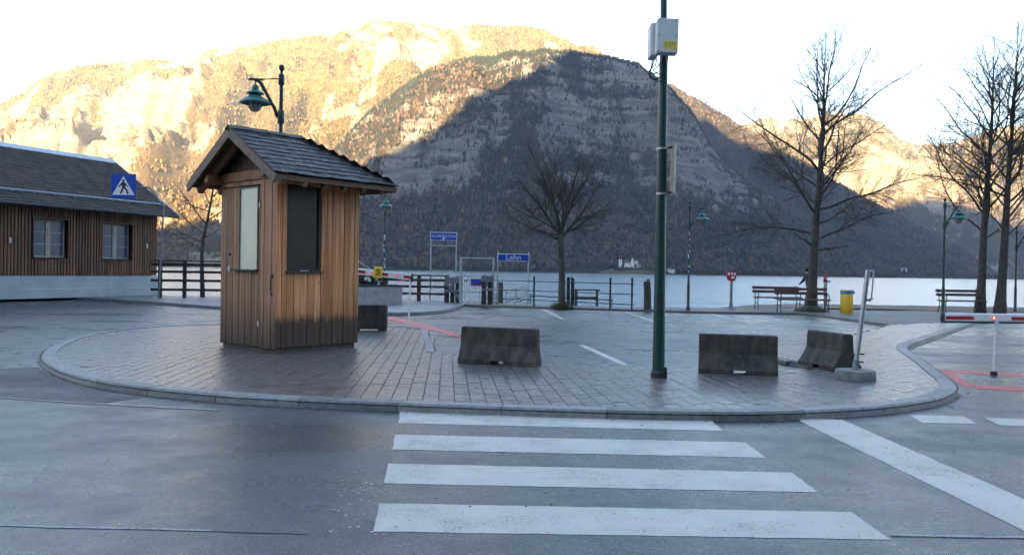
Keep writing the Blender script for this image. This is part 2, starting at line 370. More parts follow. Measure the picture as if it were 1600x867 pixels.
class Massif:
    def __init__(s, name, prof, Y0, Yr, nu, nv, shape, seed, amp, tmax=1.3, forest=None, y0f=None, terr=0., terr_h=28.):
        pr = [ray(*p) for p in prof]; us = np.array([d.x / d.y for d in pr]); es = np.array([d.z / d.y for d in pr])
        s.u = np.linspace(us[0], us[-1], nu); e = np.interp(s.u, us, es)
        e = e + (fbm(s.u * 60, s.u * 0, 4, seed) - .5) * .006
        t = np.linspace(0, tmax, nv); U, T = np.meshgrid(s.u, t, indexing='ij')
        y0 = (Y0 + (fbm(s.u * 9, s.u * 0 + 3, 3, seed) - .5) * 120)[:, None] if y0f is None else y0f(s.u)[:, None]
        yr = (Yr + (fbm(s.u * 7, s.u * 0 + 5, 3, seed + 1) - .5) * .16 * Yr)[:, None]
        Y = y0 + (yr - y0) * T; X = U * Y
        top = np.maximum(EYE + e[:, None] * yr - LAKE, 2.)
        sh = np.interp(T, shape[0], shape[1])
        w = np.clip(np.sin(np.pi * np.clip(T, 0, 1)), 0, 1) ** .7 * np.minimum(1, top / 250)
        Z = LAKE - 2 + (top + 2) * sh
        Z = Z + amp * w * ((fbm(X / 190, Y / 260, 5, seed + 2) - .5) * 1.5 + (ridged(X / 120, Y / 400, 4, seed + 3) - .5) * .55)
        if terr:
            q = Z + (fbm(X / 90, Y / 90, 3, seed + 4) - .5) * 30; fr = q / terr_h - np.floor(q / terr_h)
            Z = Z + terr * w * (sst(.55, 1., fr) - fr) * terr_h
        Z = Z + (fbm(X / 22, Y / 22, 3, seed + 5) - .5) * 9 * np.minimum(1, T * 4 + .05)
        lim = EYE + e[:, None] * Y * (1 - .01 * (1 - np.clip(T, 0, 1)))
        Z = np.where(T < 1, np.minimum(Z, lim), Z)
        s.P = np.stack([X, Y, Z], -1); s.T = T; s.top = top; s.name = name
        gx = np.gradient(Z, axis=0) / np.maximum(np.abs(np.gradient(X, axis=0)), .5); gy = np.gradient(Z, axis=1) / np.maximum(np.abs(np.gradient(Y, axis=1)), .5)
        s.slope = np.sqrt(gx ** 2 + gy ** 2); s.forest = np.clip(forest(s, X, Y, Z), 0, 1)
    def hit(s, x, y):                                            # where a sight line meets the slope
        d = ray(x, y); u = d.x / d.y; e = d.z / d.y; i = int(np.argmin(np.abs(s.u - u))); c = s.P[i]
        ee = (c[:, 2] - EYE) / c[:, 1]; j = np.nonzero(ee >= e)[0]
        if len(j): return c[j[0]]
        j = int(np.argmax(ee)); return np.array([u * c[j, 1], c[j, 1], EYE + e * c[j, 1]])
    def build(s, mat, label):
        o = link(s.name, grid_mesh(s.name, s.P, s.forest), mat); tag(o, label, None, None, 'structure'); return o
    def trees(s, n, name, label, hmin, hmax, conif, seed, tmin=.01, tmax=1.02, cols=None, wide=1., gold=.05, expo=1.3, vari=.3):
        rng = np.random.default_rng(seed); nu, nv = s.T.shape
        w = s.forest[:-1, :-1] * s.P[:-1, :-1, 1] ** 1.0 * (s.T[:-1, :-1] < tmax) * (s.T[:-1, :-1] > tmin) * (s.P[:-1, :-1, 2] > LAKE + 1.5)
        w = (w ** expo).reshape(-1); w /= w.sum()
        k = rng.choice(len(w), n, p=w); i = k // (nv - 1); j = k % (nv - 1); a = rng.random(n)[:, None]; b = rng.random(n)[:, None]
        p = (s.P[i, j] * (1 - a) + s.P[i + 1, j] * a) * (1 - b) + (s.P[i, j + 1] * (1 - a) + s.P[i + 1, j + 1] * a) * b
        h = rng.uniform(hmin, hmax, n) * rng.uniform(.6, 1.1, n)
        zf = (p[:, 2] - LAKE) / 500.
        con = rng.random(n) < np.clip(conif(p, zf, rng), 0, 1)
        ns = 4; ang = np.arange(ns) * 2 * np.pi / ns
        # conifer: two stacked cones; broadleaf: a lumpy bare crown (both 2 rings + 2 tips)
        ringz = np.where(con[:, None], np.array([[.12, .42]]), np.array([[.35, .72]]))
        ringr = np.where(con[:, None], np.array([[.19, .115]]), np.array([[.30, .27]])) * wide
        V = np.zeros((n, 2 + 2 * ns, 3)); V[:, 0, 2] = np.where(con, .10, .0) * h; V[:, 1, 2] = h
        ph = rng.random(n)[:, None] * 6.28
        for r in range(2):
            jit = rng.uniform(.5, 1.5, (n, ns)); rr = ringr[:, r:r + 1] * h[:, None] * jit
            V[:, 2 + r * ns:2 + (r + 1) * ns, 0] = np.cos(ang + ph) * rr; V[:, 2 + r * ns:2 + (r + 1) * ns, 1] = np.sin(ang + ph) * rr
            V[:, 2 + r * ns:2 + (r + 1) * ns, 2] = (ringz[:, r] * h)[:, None] * rng.uniform(.75, 1.3, (n, ns))
        V += p[:, None, :]; V[:, :, 2] -= .8
        f = []
        for q in range(ns):
            q2 = (q + 1) % ns; f += [(0, 2 + q2, 2 + q), (2 + q, 2 + q2, 2 + ns + q), (2 + q2, 2 + ns + q2, 2 + ns + q), (1, 2 + ns + q, 2 + ns + q2)]
        f = np.array(f); nvt = 2 + 2 * ns
        FA = (f[None] + (np.arange(n) * nvt)[:, None, None]).reshape(-1, 3); m = len(FA)
        me = bpy.data.meshes.new(name); me.vertices.add(n * nvt); me.vertices.foreach_set('co', V.reshape(-1).astype(np.float32))
        me.loops.add(m * 3); me.loops.foreach_set('vertex_index', FA.reshape(-1).astype(np.int32))
        me.polygons.add(m); me.polygons.foreach_set('loop_start', np.arange(m, dtype=np.int32) * 3); me.polygons.foreach_set('use_smooth', np.zeros(m, bool))
        c1, c2, c3 = cols
        tcol = np.where(con[:, None], np.array([c1]), np.where(rng.random(n)[:, None] < gold, np.array([c3]), np.array([c2]))) * rng.uniform(1 - vari, 1 + vari, (n, 1))
        tc = np.ones((n, nvt, 4)); tc[:, :, :3] = tcol[:, None, :]
        at = me.color_attributes.new('tint', 'FLOAT_COLOR', 'POINT'); at.data.foreach_set('color', tc.reshape(-1).astype(np.float32))
        me.update(calc_edges=True)
        return tag(link(name, me, MT['far_tree']), label, 'forest', None, 'stuff')
k = N('far_tree_foliage'); k.set(Base_Color=k.n('Attribute', attribute_name='tint').outputs['Color'], Roughness=.95); k.b.inputs['Specular IOR Level'].default_value = .1; MT['far_tree'] = k.m

CON = (.022, .034, .020); BRO = (.105, .066, .042); GOLD = (.22, .11, .035)
def f_left(s, X, Y, Z):
    hz = Z / 900; n = fbm(X / 260, Y / 420, 5, 3); n2 = fbm(X / 70, Y / 110, 4, 5)
    f = .86 + (n - .5) * 2.2 + (n2 - .5) * 2.4 - .62 * sst(.10, .25, hz) * sst(.62, .4, hz) * sst(-500, -900, X) + .12 * sst(.55, .75, hz) - .25 * sst(.72, .9, hz)
    return f
left = Massif('mountain_left', [(-420, 200), (-200, 190), (0, 160), (40, 142), (70, 122), (110, 109), (170, 97), (230, 95), (275, 92), (330, 79), (400, 67), (470, 60), (530, 52), (558, 40), (600, 36), (650, 38), (690, 44), (740, 37), (800, 42), (850, 47), (885, 63), (935, 78), (990, 110), (1060, 150)],
              1350, 3200, 420, 230, ([0, .06, .3, .5, .8, 1, 1.35], [0, .035, .22, .42, .8, 1, .8]), 1, 190, forest=f_left, terr=.5, terr_h=60)
def f_mid(s, X, Y, Z):
    hz = Z / 520; n = fbm(X / 110, Y / 160, 5, 2); n2 = fbm(X / 26, Y / 40, 4, 6); led = fbm(X / 140, Z / 16, 4, 4)
    f = .44 + (n - .5) * 1.5 + (n2 - .5) * 1.1 + (led - .5) * 1.0
    f = f + .85 * sst(.34, .12, hz) + .75 * sst(.80, .95, s.T) - .35 * sst(150, 330, X) * sst(.25, .4, hz) + .25 * sst(-250, -520, X)
    return f
mid = Massif('mountain_middle', [(330, 425), (400, 385), (440, 335), (490, 275), (535, 222), (580, 175), (625, 142), (665, 116), (705, 100), (745, 91), (800, 85), (850, 81), (900, 86), (945, 90), (1000, 106), (1050, 142), (1080, 178), (1105, 222), (1130, 255), (1160, 280), (1200, 305), (1260, 345), (1340, 395), (1400, 428)],
             1180, 1900, 400, 240, ([0, .10, .22, .62, .8, 1, 1.35], [0, .06, .17, .74, .9, 1, .86]), 2, 120, forest=f_mid, terr=.65, terr_h=30)
def f_spur(s, X, Y, Z): return .95 + (fbm(X / 120, Y / 160, 4, 1) - .5) * .9 - .3 * sst(250, 420, Z)
spur = Massif('mountain_spur', [(900, 95), (950, 105), (1050, 133), (1100, 160), (1150, 190), (1185, 210), (1215, 232), (1260, 256), (1300, 281), (1350, 311), (1400, 337), (1450, 362), (1500, 388), (1545, 420), (1560, 434)],
              1500, 2500, 230, 150, ([0, .1, .3, .6, 1, 1.35], [0, .07, .25, .6, 1, .85]), 4, 110, forest=f_spur)
def f_far(s, X, Y, Z):
    hz = Z / 900; return .62 + (fbm(X / 300, Y / 500, 5, 5) - .5) * 2.2 + (fbm(X / 80, Y / 140, 4, 2) - .5) * 1.4 - .5 * sst(.3, .4, hz) * sst(.65, .5, hz)
far = Massif('mountain_right', [(1040, 230), (1120, 205), (1165, 194), (1200, 183), (1250, 188), (1300, 181), (1350, 178), (1380, 196), (1405, 216), (1450, 232), (1500, 226), (1560, 204), (1640, 188), (1800, 150), (2000, 140)],
             2300, 4600, 260, 170, ([0, .06, .3, .42, .7, 1, 1.35], [0, .03, .2, .42, .72, 1, .8]), 6, 240, forest=f_far, terr=.5, terr_h=70)
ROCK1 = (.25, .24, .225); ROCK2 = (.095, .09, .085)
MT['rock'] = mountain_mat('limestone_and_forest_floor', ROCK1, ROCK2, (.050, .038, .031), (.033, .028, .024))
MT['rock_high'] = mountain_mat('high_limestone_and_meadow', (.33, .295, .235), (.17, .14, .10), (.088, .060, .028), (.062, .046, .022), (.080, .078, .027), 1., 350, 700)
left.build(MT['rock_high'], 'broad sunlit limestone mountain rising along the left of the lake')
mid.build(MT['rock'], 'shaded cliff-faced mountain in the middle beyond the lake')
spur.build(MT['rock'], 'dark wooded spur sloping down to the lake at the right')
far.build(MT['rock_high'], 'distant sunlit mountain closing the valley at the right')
left.trees(45000, 'hillside_forest', 'bare brown woodland and spruces on the sunlit left mountain', 7, 13, lambda p, z, r: .40 + .2 * (z - .8), 11, cols=((.014, .019, .009), (.092, .062, .028), (.12, .078, .028)))
mid.trees(48000, 'cliff_forest', 'dark spruces and bare broadleaf trees on the shaded middle mountain', 5.5, 12, lambda p, z, r: .46 + .55 * z + .5 * (fbm(p[:, 0] / 120, p[:, 1] / 120, 3, 7) - .5) * 2, 12, cols=((.014, .021, .017), (.060, .044, .036), (.10, .06, .034)), gold=.03, expo=.75, vari=.22)
spur.trees(14000, 'spur_forest', 'dense mixed woodland covering the dark right-hand spur', 6.5, 13, lambda p, z, r: .45 + .3 * z, 13, cols=((.018, .026, .018), (.065, .045, .034), (.12, .07, .03)), vari=.2)
far.trees(7000, 'distant_forest', 'far woodland on the distant right-hand mountain', 14, 26, lambda p, z, r: .5, 14, cols=(CON, (.15, .10, .06), (.22, .13, .05)))

# the ridge behind the viewer, whose shadow lies over the lake and the near shore
def lift(p, Yc):
    t = (p[1] - Yc) / -SUN.y; return p[0] + SUN.x * t, p[2] + SUN.z * t
YC = -1500.
edge = []
for ms, pts in ((left, [(-350, 330), (-150, 335), (0, 340), (150, 348), (280, 352), (370, 345)]), (mid, [(470, 345), (520, 295), (555, 260), (600, 236), (650, 216), (690, 192), (720, 165), (760, 138), (800, 120), (850, 102), (900, 84), (1000, 96), (1050, 134)]),
                (spur, [(1100, 180), (1140, 212), (1180, 232), (1215, 236)]), (far, [(1330, 330), (1400, 325), (1450, 305), (1500, 318), (1560, 340), (1640, 350), (1800, 340)])):
    edge += [lift(ms.hit(*p), YC) for p in pts]
edge.sort(); ex = np.array([-9000, edge[0][0] - 900] + [e[0] for e in edge] + [edge[-1][0] + 1500, 9000]); ez = np.array([500, edge[0][1]] + [e[1] for e in edge] + [edge[-1][1], 900])
xs = np.concatenate([np.linspace(-8000, ex[1], 30)[:-1], np.linspace(ex[1], ex[-2], 260), np.linspace(ex[-2], 8000, 30)[1:]]); ts = np.linspace(0, 1.6, 42)
XX, TT = np.meshgrid(xs, ts, indexing='ij'); YY = -320 + (YC + 320) * TT; hh = np.interp(xs, ex, ez)[:, None]
sh = np.interp(TT, [0, .3, 1, 1.6], [0, .2, 1, .55]); ww = np.clip(np.sin(np.pi * np.clip(TT, 0, 1)), 0, 1) * (TT < 1)
ZZ = hh * sh + ww * 160 * (fbm(XX / 300, YY / 300, 4, 3) - .5)
link_o = link('mountain_behind', grid_mesh('mountain_behind', np.stack([XX, YY, ZZ], -1), np.full(XX.shape, .8)), MT['rock'])
tag(link_o, 'wooded ridge behind the viewpoint that shades the shore', None, None, 'structure')

# ================================================================== lake, shore, ground sheets
k = N('lake_water'); v = k.coords()
wv = k.n('VectorMath', (v, (.5, 1.3, 1)), operation='MULTIPLY').outputs[0]
hgt = k.math('ADD', k.math('MULTIPLY', k.noise(wv, .9, 4, .6), 1.), k.math('MULTIPLY', k.noise(wv, .16, 3), 1.8))
k.set(Base_Color=(.19, .26, .29, 1), Roughness=.20, IOR=1.42); k.bump(hgt, .32, .5); MT['water'] = k.m
o = MB().sheet([(-4500, 34.2), (-1.5, 34.2), (-1.5, 29.2), (4500, 29.2), (4500, 5200), (-4500, 5200)], LAKE).build('lake', MT['water']); tag(o, 'calm pale lake filling the valley', None, None, 'structure')
o = MB().sheet([(-6000, -2600), (6000, -2600), (6000, 26), (14, 26), (-1, 29), (-6000, 33)], -.04).build('ground', MT['soil']); tag(o, 'ground round the car park', None, None, 'structure')
MT['beach'] = pm('shingle_beach', (.12, .098, .08), (.065, .055, .048), 1.1, .7, .85, bump=.6, bscale=9, bdist=.04)
MT['leaf_litter'] = pm('brown_leaf_litter', (.21, .12, .065), (.10, .065, .045), 2.2, .8, .95, bump=.6, bscale=12, bdist=.04)
# shingle beach sloping into the water
bx = np.concatenate([np.linspace(-1.6, 40, 60), np.linspace(44, 900, 20)]); by = np.linspace(28.9, 78, 44); BX, BY = np.meshgrid(bx, by, indexing='ij')
drop = sst(28.9, 30 + 0 * BX, BY) * .02
reach = 40 + 32 * sst(2, 22, BX)
BZ = .015 - drop - (.87 + .25) * np.clip((BY - 30.6) / (reach - 30.6), 0, 1.3) + (fbm(BX / 1.3, BY / 1.3, 3, 2) - .5) * .07
o = link('beach', grid_mesh('beach', np.stack([BX, BY, BZ], -1), np.zeros(BX.shape)), MT['beach']); tag(o, 'shingle beach along the lake', None, None, 'structure')
o = MB().add([(12.3, 30.4, .088), (70, 31.0, .088), (70, 41, -.14), (15.5, 40, -.14)], [(0, 1, 2, 3)])
lx = np.linspace(0, 1, 40); LX, LY = np.meshgrid(np.linspace(11.6, 80, 50), np.linspace(30.3, 43, 26), indexing='ij')
LZ = .095 - (.87 + .25) * np.clip((LY - 30.6) / (40 + 32 * sst(2, 22, LX) - 30.6), 0, 1.3) + (fbm(LX / .8, LY / .8, 3, 5) - .5) * .06
o = link('leaf_litter', grid_mesh('leaf_litter', np.stack([LX, LY, LZ], -1), np.zeros(LX.shape)), MT['leaf_litter']); tag(o, 'brown fallen leaves drifted along the top of the beach', 'leaves', None, 'stuff')

# ------------------------------------------------------------------ road and its markings
road = MB().sheet([(-70, -60), (70, -60), (70, 26.5), (13, 26.5), (12, 29.3), (-1, 31.5), (-70, 31.5)], 0.).build('road', MT['asphalt']); tag(road, 'damp grey asphalt of the road and car park', None, None, 'structure')
def strip(name, px, mat, z=.002, jit=.003, step=.09, label=None, world_pts=None):
    p = world_pts or [S(*q) for q in px]; out = []
    for i in range(len(p)):
        a, b = p[i], p[(i + 1) % len(p)]; n = max(1, int((b - a).length / step)); nrm = Vector((-(b - a).y, (b - a).x, 0)).normalized()
        for j in range(n): out.append(a.lerp(b, j / n) + (nrm * random.gauss(0, jit) if j else Vector()))
    o = MB().sheet([(q.x, q.y) for q in out], z).build(name, mat, road)
    if label: o['label'] = label
    return o
def line(name, a, b, w, mat, z=.002, jit=.003):
    a, b = S(*a), S(*b); n = Vector((-(b - a).y, (b - a).x, 0)).normalized() * w / 2
    return strip(name, None, mat, z, jit, .15, None, [a - n, b - n, b + n, a + n])
for q in ([(592, 786), (1330, 800), (1392, 843), (583, 830)], [(607, 724), (1237, 738), (1278, 769), (600, 755)], [(617, 679), (1165, 691), (1196, 715), (613, 702)], [(625, 642.5), (1110, 656), (1131, 673), (623, 661)]):
    strip('crossing_stripe', q, MT['white_paint'])
strip('stop_line', [(1240, 653), (1316, 655.5), (1640, 797), (1680, 868)], MT['white_paint'])
strip('lane_dash', [(1422, 648.5), (1506, 650.5), (1526, 662), (1441, 660.5)], MT['white_paint']); strip('lane_dash', [(1537, 652.5), (1620, 655), (1650, 667), (1562, 664)], MT['white_paint'])
strip('asphalt_patch', [(-60, 578), (60, 574), (68, 580), (95, 593), (140, 606), (226, 620), (146, 632), (0, 621), (-60, 619)], MT['asphalt_new'], .003, .012)
line('worn_line', (-60, 617), (150, 632), .035, MT['old_line'], .006); line('worn_line', (150, 631), (340, 641), .05, MT['old_line'], .005, .01)
line('tar_seam', (-60, 819), (330, 829), .025, MT['old_line'], .003, .006); line('tar_seam', (330, 829), (480, 834), .012, MT['seam'], .003, .006)
line('tar_seam', (1392, 836), (1700, 842), .03, MT['old_line'], .005, .006)
line('parking_line', (849, 483.5), (880, 499), .12, MT['white_paint']); line('parking_line', (978, 487.5), (1024, 503), .12, MT['white_paint']); line('parking_line', (908, 539), (984, 573), .12, MT['white_paint'])
line('parking_line', (1106, 489.5), (1180, 506), .12, MT['white_paint']); line('parking_line', (1180, 505), (1384, 511.5), .11, MT['white_paint'], .006)
line('parking_line', (836, 534), (1214, 549), .05, MT['old_line'], .005); line('parking_line', (722, 488), (866, 498), .06, MT['old_line'], .005)
line('parking_line', (866, 498), (1180, 507), .04, MT['old_line'], .006)
sym = [S(1212 + 30 + 30 * math.cos(t), 500.5 + 2.4 * math.sin(t)) for t in np.linspace(.6, 5.2, 14)]
for a_, b_ in zip(sym[:-1], sym[1:]):
    n_ = Vector((-(b_ - a_).y, (b_ - a_).x, 0)).normalized() * .07; strip('painted_symbol', None, MT['white_paint'], .004 + .0004 * sym.index(a_), .002, .3, None, [a_ - n_, b_ - n_, b_ + n_, a_ + n_])
# red box under the right barrier, white hatching inside it
strip('red_marking', [(1465, 577), (1480, 577.5), (1524, 604), (1510, 606)], MT['red_paint'])
strip('red_marking', [(1481, 577.6), (1700, 590), (1700, 595), (1488, 582)], MT['red_paint']); strip('red_marking', [(1518, 600.5), (1700, 610.5), (1700, 618), (1525, 606.5)], MT['red_paint'])
line('hatch_line', (1503, 588), (1700, 608), .05, MT['white_paint']); line('hatch_line', (1530, 584), (1700, 601), .05, MT['white_paint'])
strip('red_marking', [(560, 496), (617, 495.5), (720, 523), (716, 527), (604, 498.5)], MT['red_paint'], .006)
for a_, b_ in (((560, 501), (625, 503)), ((560, 505), (645, 508.5)), ((560, 510), (672, 513.5)), ((660, 519), (716, 525))): line('hatch_line', a_, b_, .07, MT['white_paint'])

# ------------------------------------------------------------------ paved island
IZ = .07
def smooth_line(p, step):                                        # resample with Catmull-Rom
    out = []
    for i in range(len(p) - 1):
        a, b, c, d = p[max(i - 1, 0)], p[i], p[i + 1], p[min(i + 2, len(p) - 1)]; n = max(1, int((c - b).length / step))
        for j in range(n):
            t = j / n; out.append(.5 * ((2 * b) + (c - a) * t + (2 * a - 5 * b + 4 * c - d) * t * t + (3 * b - a - 3 * c + d) * t ** 3))
    return out + [p[-1]]
front_px = [(560, 513.5), (450, 511), (340, 511.5), (250, 514.5), (170, 522), (110, 534.5), (76, 549), (62, 562), (66, 573), (87, 586.5), (127, 600), (182, 611), (252, 620), (350, 629), (480, 637), (620, 643), (800, 650), (1000, 656), (1150, 657.5), (1260, 655), (1370, 648), (1440, 639), (1478, 630), (1497, 617), (1492, 605), (1470, 588), (1442, 567), (1423, 554), (1420, 547), (1432, 540.5), (1470, 527), (1505, 514), (1532, 505.5)]
outer = smooth_line([S(*q) for q in front_px], .10)
back_px = [(1393, 511.5), (1327, 529.5), (1262, 544), (1165, 546.5), (1165, 556), (1214, 567), (1305, 585), (1216, 584.5), (1090, 582), (1020, 579), (835, 573), (683, 558), (668, 519.5), (640, 516)]
back = [S(*q) for q in back_px]
poly = [Vector((q.x, q.y)) for q in outer] + [Vector((q.x, q.y)) for q in back]
def inside(p, pl):
    c = False; n = len(pl)
    for i in range(n):
        a, b = pl[i], pl[i - 1]
        if (a.y > p[1]) != (b.y > p[1]) and p[0] < (b.x - a.x) * (p[1] - a.y) / (b.y - a.y) + a.x: c = not c
    return c
island = MB().sheet(poly, IZ - .010).build('traffic_island', MT['joint']); tag(island, 'paved island with a pale granite kerb round the wooden kiosk', None, None, 'structure')
def offset(line_, d):                                            # to the left of travel
    out = []
    for i, p in enumerate(line_):
        t = line_[min(i + 1, len(line_) - 1)] - line_[max(i - 1, 0)]; n = Vector((-t.y, t.x, 0)).normalized(); out.append(p + n * d)
    return out
area = sum(poly[i - 1].x * poly[i].y - poly[i].x * poly[i - 1].y for i in range(len(poly))) / 2
INW = 1 if area > 0 else -1
def kerb(line_, width, ztop, parent, mat, length=1.0, inward=1, cham=.03, z0=-.02, name='kerb_stone'):
    inn = offset(line_, width * inward); acc = 0.; start = 0
    for i in range(1, len(line_)):
        acc += (line_[i] - line_[i - 1]).length
        if acc >= length or i == len(line_) - 1:
            mb = MB(); rows = []; L = line_[start:i + 1]; I = inn[start:i + 1]
            for a, b, e in zip(L, I, range(len(L))):
                d = (b - a).normalized(); gap = .0
                if e == 0: tt = (L[1] - L[0]).normalized() * .004
                elif e == len(L) - 1: tt = (L[-2] - L[-1]).normalized() * .004
                else: tt = Vector()
                a_ = a + tt; b_ = b + tt; dz = 0
                rows.append([(a_.x, a_.y, z0), (a_.x + d.x * .01, a_.y + d.y * .01, ztop - cham), (a_.x + d.x * (.01 + cham), a_.y + d.y * (.01 + cham), ztop), (b_.x, b_.y, ztop), (b_.x, b_.y, z0)])
            vs_ = [q for r_ in rows for q in r_]; fs = []
            for e in range(len(rows) - 1):
                for q in range(4): fs.append((e * 5 + q, e * 5 + q + 1, (e + 1) * 5 + q + 1, (e + 1) * 5 + q))
            fs += [(0, 1, 2, 3, 4), tuple((len(rows) - 1) * 5 + q for q in (4, 3, 2, 1, 0))]
            mb.add(vs_, fs).build(name, mat, parent); start = i; acc = 0.
KW = .20
kerb(outer, KW, IZ + .010, island, MT['kerb'], .9, INW)
edge_a = smooth_line([S(*q) for q in back_px[4:7]], .2); kerb(edge_a, .10, IZ + .006, island, MT['kerb_dark'], 1., INW)
for ea, eb in (((683, 558), (668.5, 519.5)), ((667, 519.3), (640, 516.2)), ((640, 516.2), (566, 513.8))):
    ea, eb = S(*ea), S(*eb); kerb([ea.lerp(eb, t / 4) for t in range(5)], .15, IZ + .010, island, MT['kerb'], .9, INW)
inner = offset(outer, KW * .5 * INW)
pd = Vector((-.08, 1, 0)).normalized(); pw = Vector((pd.y, -pd.x, 0)); PW, PL, GAP = .155, .235, .005
cent = []; xs_ = [p.x for p in poly]; ys_ = [p.y for p in poly]
mid_in = [(q, (inner[i + 1] - inner[i]).normalized()) for i, q in enumerate(inner[:-1])]
px_ = np.array([q.x for q, _ in mid_in]); py_ = np.array([q.y for q, _ in mid_in])
cells = []
for i in range(-60, 130):
    for j in range(20, 110):
        o_ = pw * (i * PW) + pd * ((j + (.5 if i % 2 else 0)) * PL)
        if not (min(xs_) - .3 < o_.x < max(xs_) + .3 and min(ys_) - .3 < o_.y < max(ys_) + .3): continue
        w_, l_ = (PW - GAP) / 2, (PL - GAP * .5) / 2
        c4 = [o_ + pw * a * w_ + pd * b * l_ for a, b in ((-1, -1), (1, -1), (1, 1), (-1, 1))]
        ins = [inside(q, poly) for q in c4]
        if not any(ins): continue
        dist = np.hypot(px_ - o_.x, py_ - o_.y); n_ = int(dist.argmin())
        pol = c4
        if dist[n_] < .45:
            q0, t0 = mid_in[n_]; nr = Vector((-t0.y, t0.x, 0)) * INW; new = []
            for e in range(len(pol)):
                a, b = pol[e], pol[(e + 1) % len(pol)]; da, db = (a - q0).dot(nr), (b - q0).dot(nr)
                if da >= 0: new.append(a)
                if (da >= 0) != (db >= 0): new.append(a.lerp(b, da / (da - db)))
            pol = new
            if len(pol) < 3: continue
        elif not all(ins):
            if not inside(o_, poly): continue
        ctr = sum(pol, Vector()) / len(pol); cells.append(((ctr.x ** 2 + ctr.y ** 2) * (1 if abs(ctr.x / ctr.y) < .66 else 9), o_, pol))
cells.sort(key=lambda c: c[0])
full_mesh = None; rest = MB()
def paver_mesh(pol, o_, mb, z):
    n = len(pol); c = sum(pol, Vector()) / n; b_ = .006
    top = [p + (c - p).normalized() * b_ for p in pol]
    mb.add([(p.x - o_.x, p.y - o_.y, z - .05) for p in pol] + [(p.x - o_.x, p.y - o_.y, z - .004) for p in pol] + [(p.x - o_.x, p.y - o_.y, z) for p in top],
           [tuple(2 * n + i for i in range(n))] + [(i, (i + 1) % n, n + (i + 1) % n, n + i) for i in range(n)] + [(n + i, n + (i + 1) % n, 2 * n + (i + 1) % n, 2 * n + i) for i in range(n)])
for q, (d_, o_, pol) in enumerate(cells):
    z = random.gauss(0, .0012)
    if q < 300:
        if len(pol) == 4 and all((a - b).length < 1e-6 for a, b in zip(pol, [o_ + pw * a * (PW - GAP) / 2 + pd * b * (PL - GAP * .5) / 2 for a, b in ((-1, -1), (1, -1), (1, 1), (-1, 1))])):
            if full_mesh is None: mb = MB(); paver_mesh(pol, o_, mb, 0); full_mesh = mb.mesh('paver')
            me = full_mesh
        else: mb = MB(); paver_mesh(pol, o_, mb, 0); me = mb.mesh('paver')
        link('paver', me, MT['paver'], island, Matrix.Translation((o_.x, o_.y, IZ + z)))
    else: paver_mesh(pol, Vector(), rest, IZ + z)
MT['paver_field'] = pm('concrete_paver_field', (.135, .116, .108), (.075, .064, .059), 5.5, .24, .40, bump=.12, bscale=120, bdist=.003, lo=.3, hi=.7)
o = rest.build('paver_field', MT['paver_field'], island); o['kind'] = 'stuff'

# ------------------------------------------------------------------ pavements at the back
pk = [Vector(p) for p in ((-45, 46.6, 0), (-19.6, 30.3, 0), (-17.6, 30.6, 0), (-13.68, 28.4, 0), (-9.12, 24.9, 0), (-6.2, 23.5, 0), (-3.9, 22.95, 0), (-2.95, 23.15, 0), (-2.2, 24.3, 0), (-1.9, 26, 0), (-1.82, 27.9, 0))]
pk = [Vector(p) for p in ((-60, 31.3, 0), (-18.4, 30.6, 0), (-17.2, 30.4, 0), (-13.68, 28.4, 0), (-9.12, 24.9, 0), (-6.2, 23.5, 0), (-3.9, 22.95, 0), (-2.95, 23.15, 0), (-2.2, 24.3, 0), (-1.9, 26, 0), (-1.82, 27.9, 0))]
pk_s = [pk[0]] + smooth_line(pk[1:], .35)
pav = MB().prism([(p.x, p.y) for p in pk_s] + [(-1.75, 29.0), (-1.75, 33.6), (-60, 33.6)], -.9, .09).build('pavement', MT['pavement']); tag(pav, 'pale pavement along the quay and the timber building', None, None, 'structure')
kerb(offset(pk_s[1:], -.002), .12, .098, pav, MT['kerb_dark'], 1.2, 1)
pr_px = [(722, 478.5), (800, 481), (900, 484), (1000, 487), (1100, 490), (1200, 491.5), (1262, 493), (1300, 498), (1393, 511.5)]
pr = smooth_line([S(*q) for q in pr_px], .4)
pr2 = smooth_line([S(1532, 505.5), S(1600, 504), S(1750, 503)], .5)
pro = MB().prism([(p.x, p.y) for p in pr] + [(p.x, p.y) for p in pr2] + [(60, 24.5), (60, 30.9), (12.0, 30.9), (3.9, 29.2), (-1.7, 32.2)], -.3, .065).build('promenade', MT['gravel']); tag(pro, 'grey gravel promenade with trees between the car park and the lake', None, None, 'structure')
kerb(offset(pr, -.002), .14, .078, pro, MT['kerb_dark'], 1.1, 1); kerb(offset(pr2, -.002), .14, .078, pro, MT['kerb'], 1.1, 1)

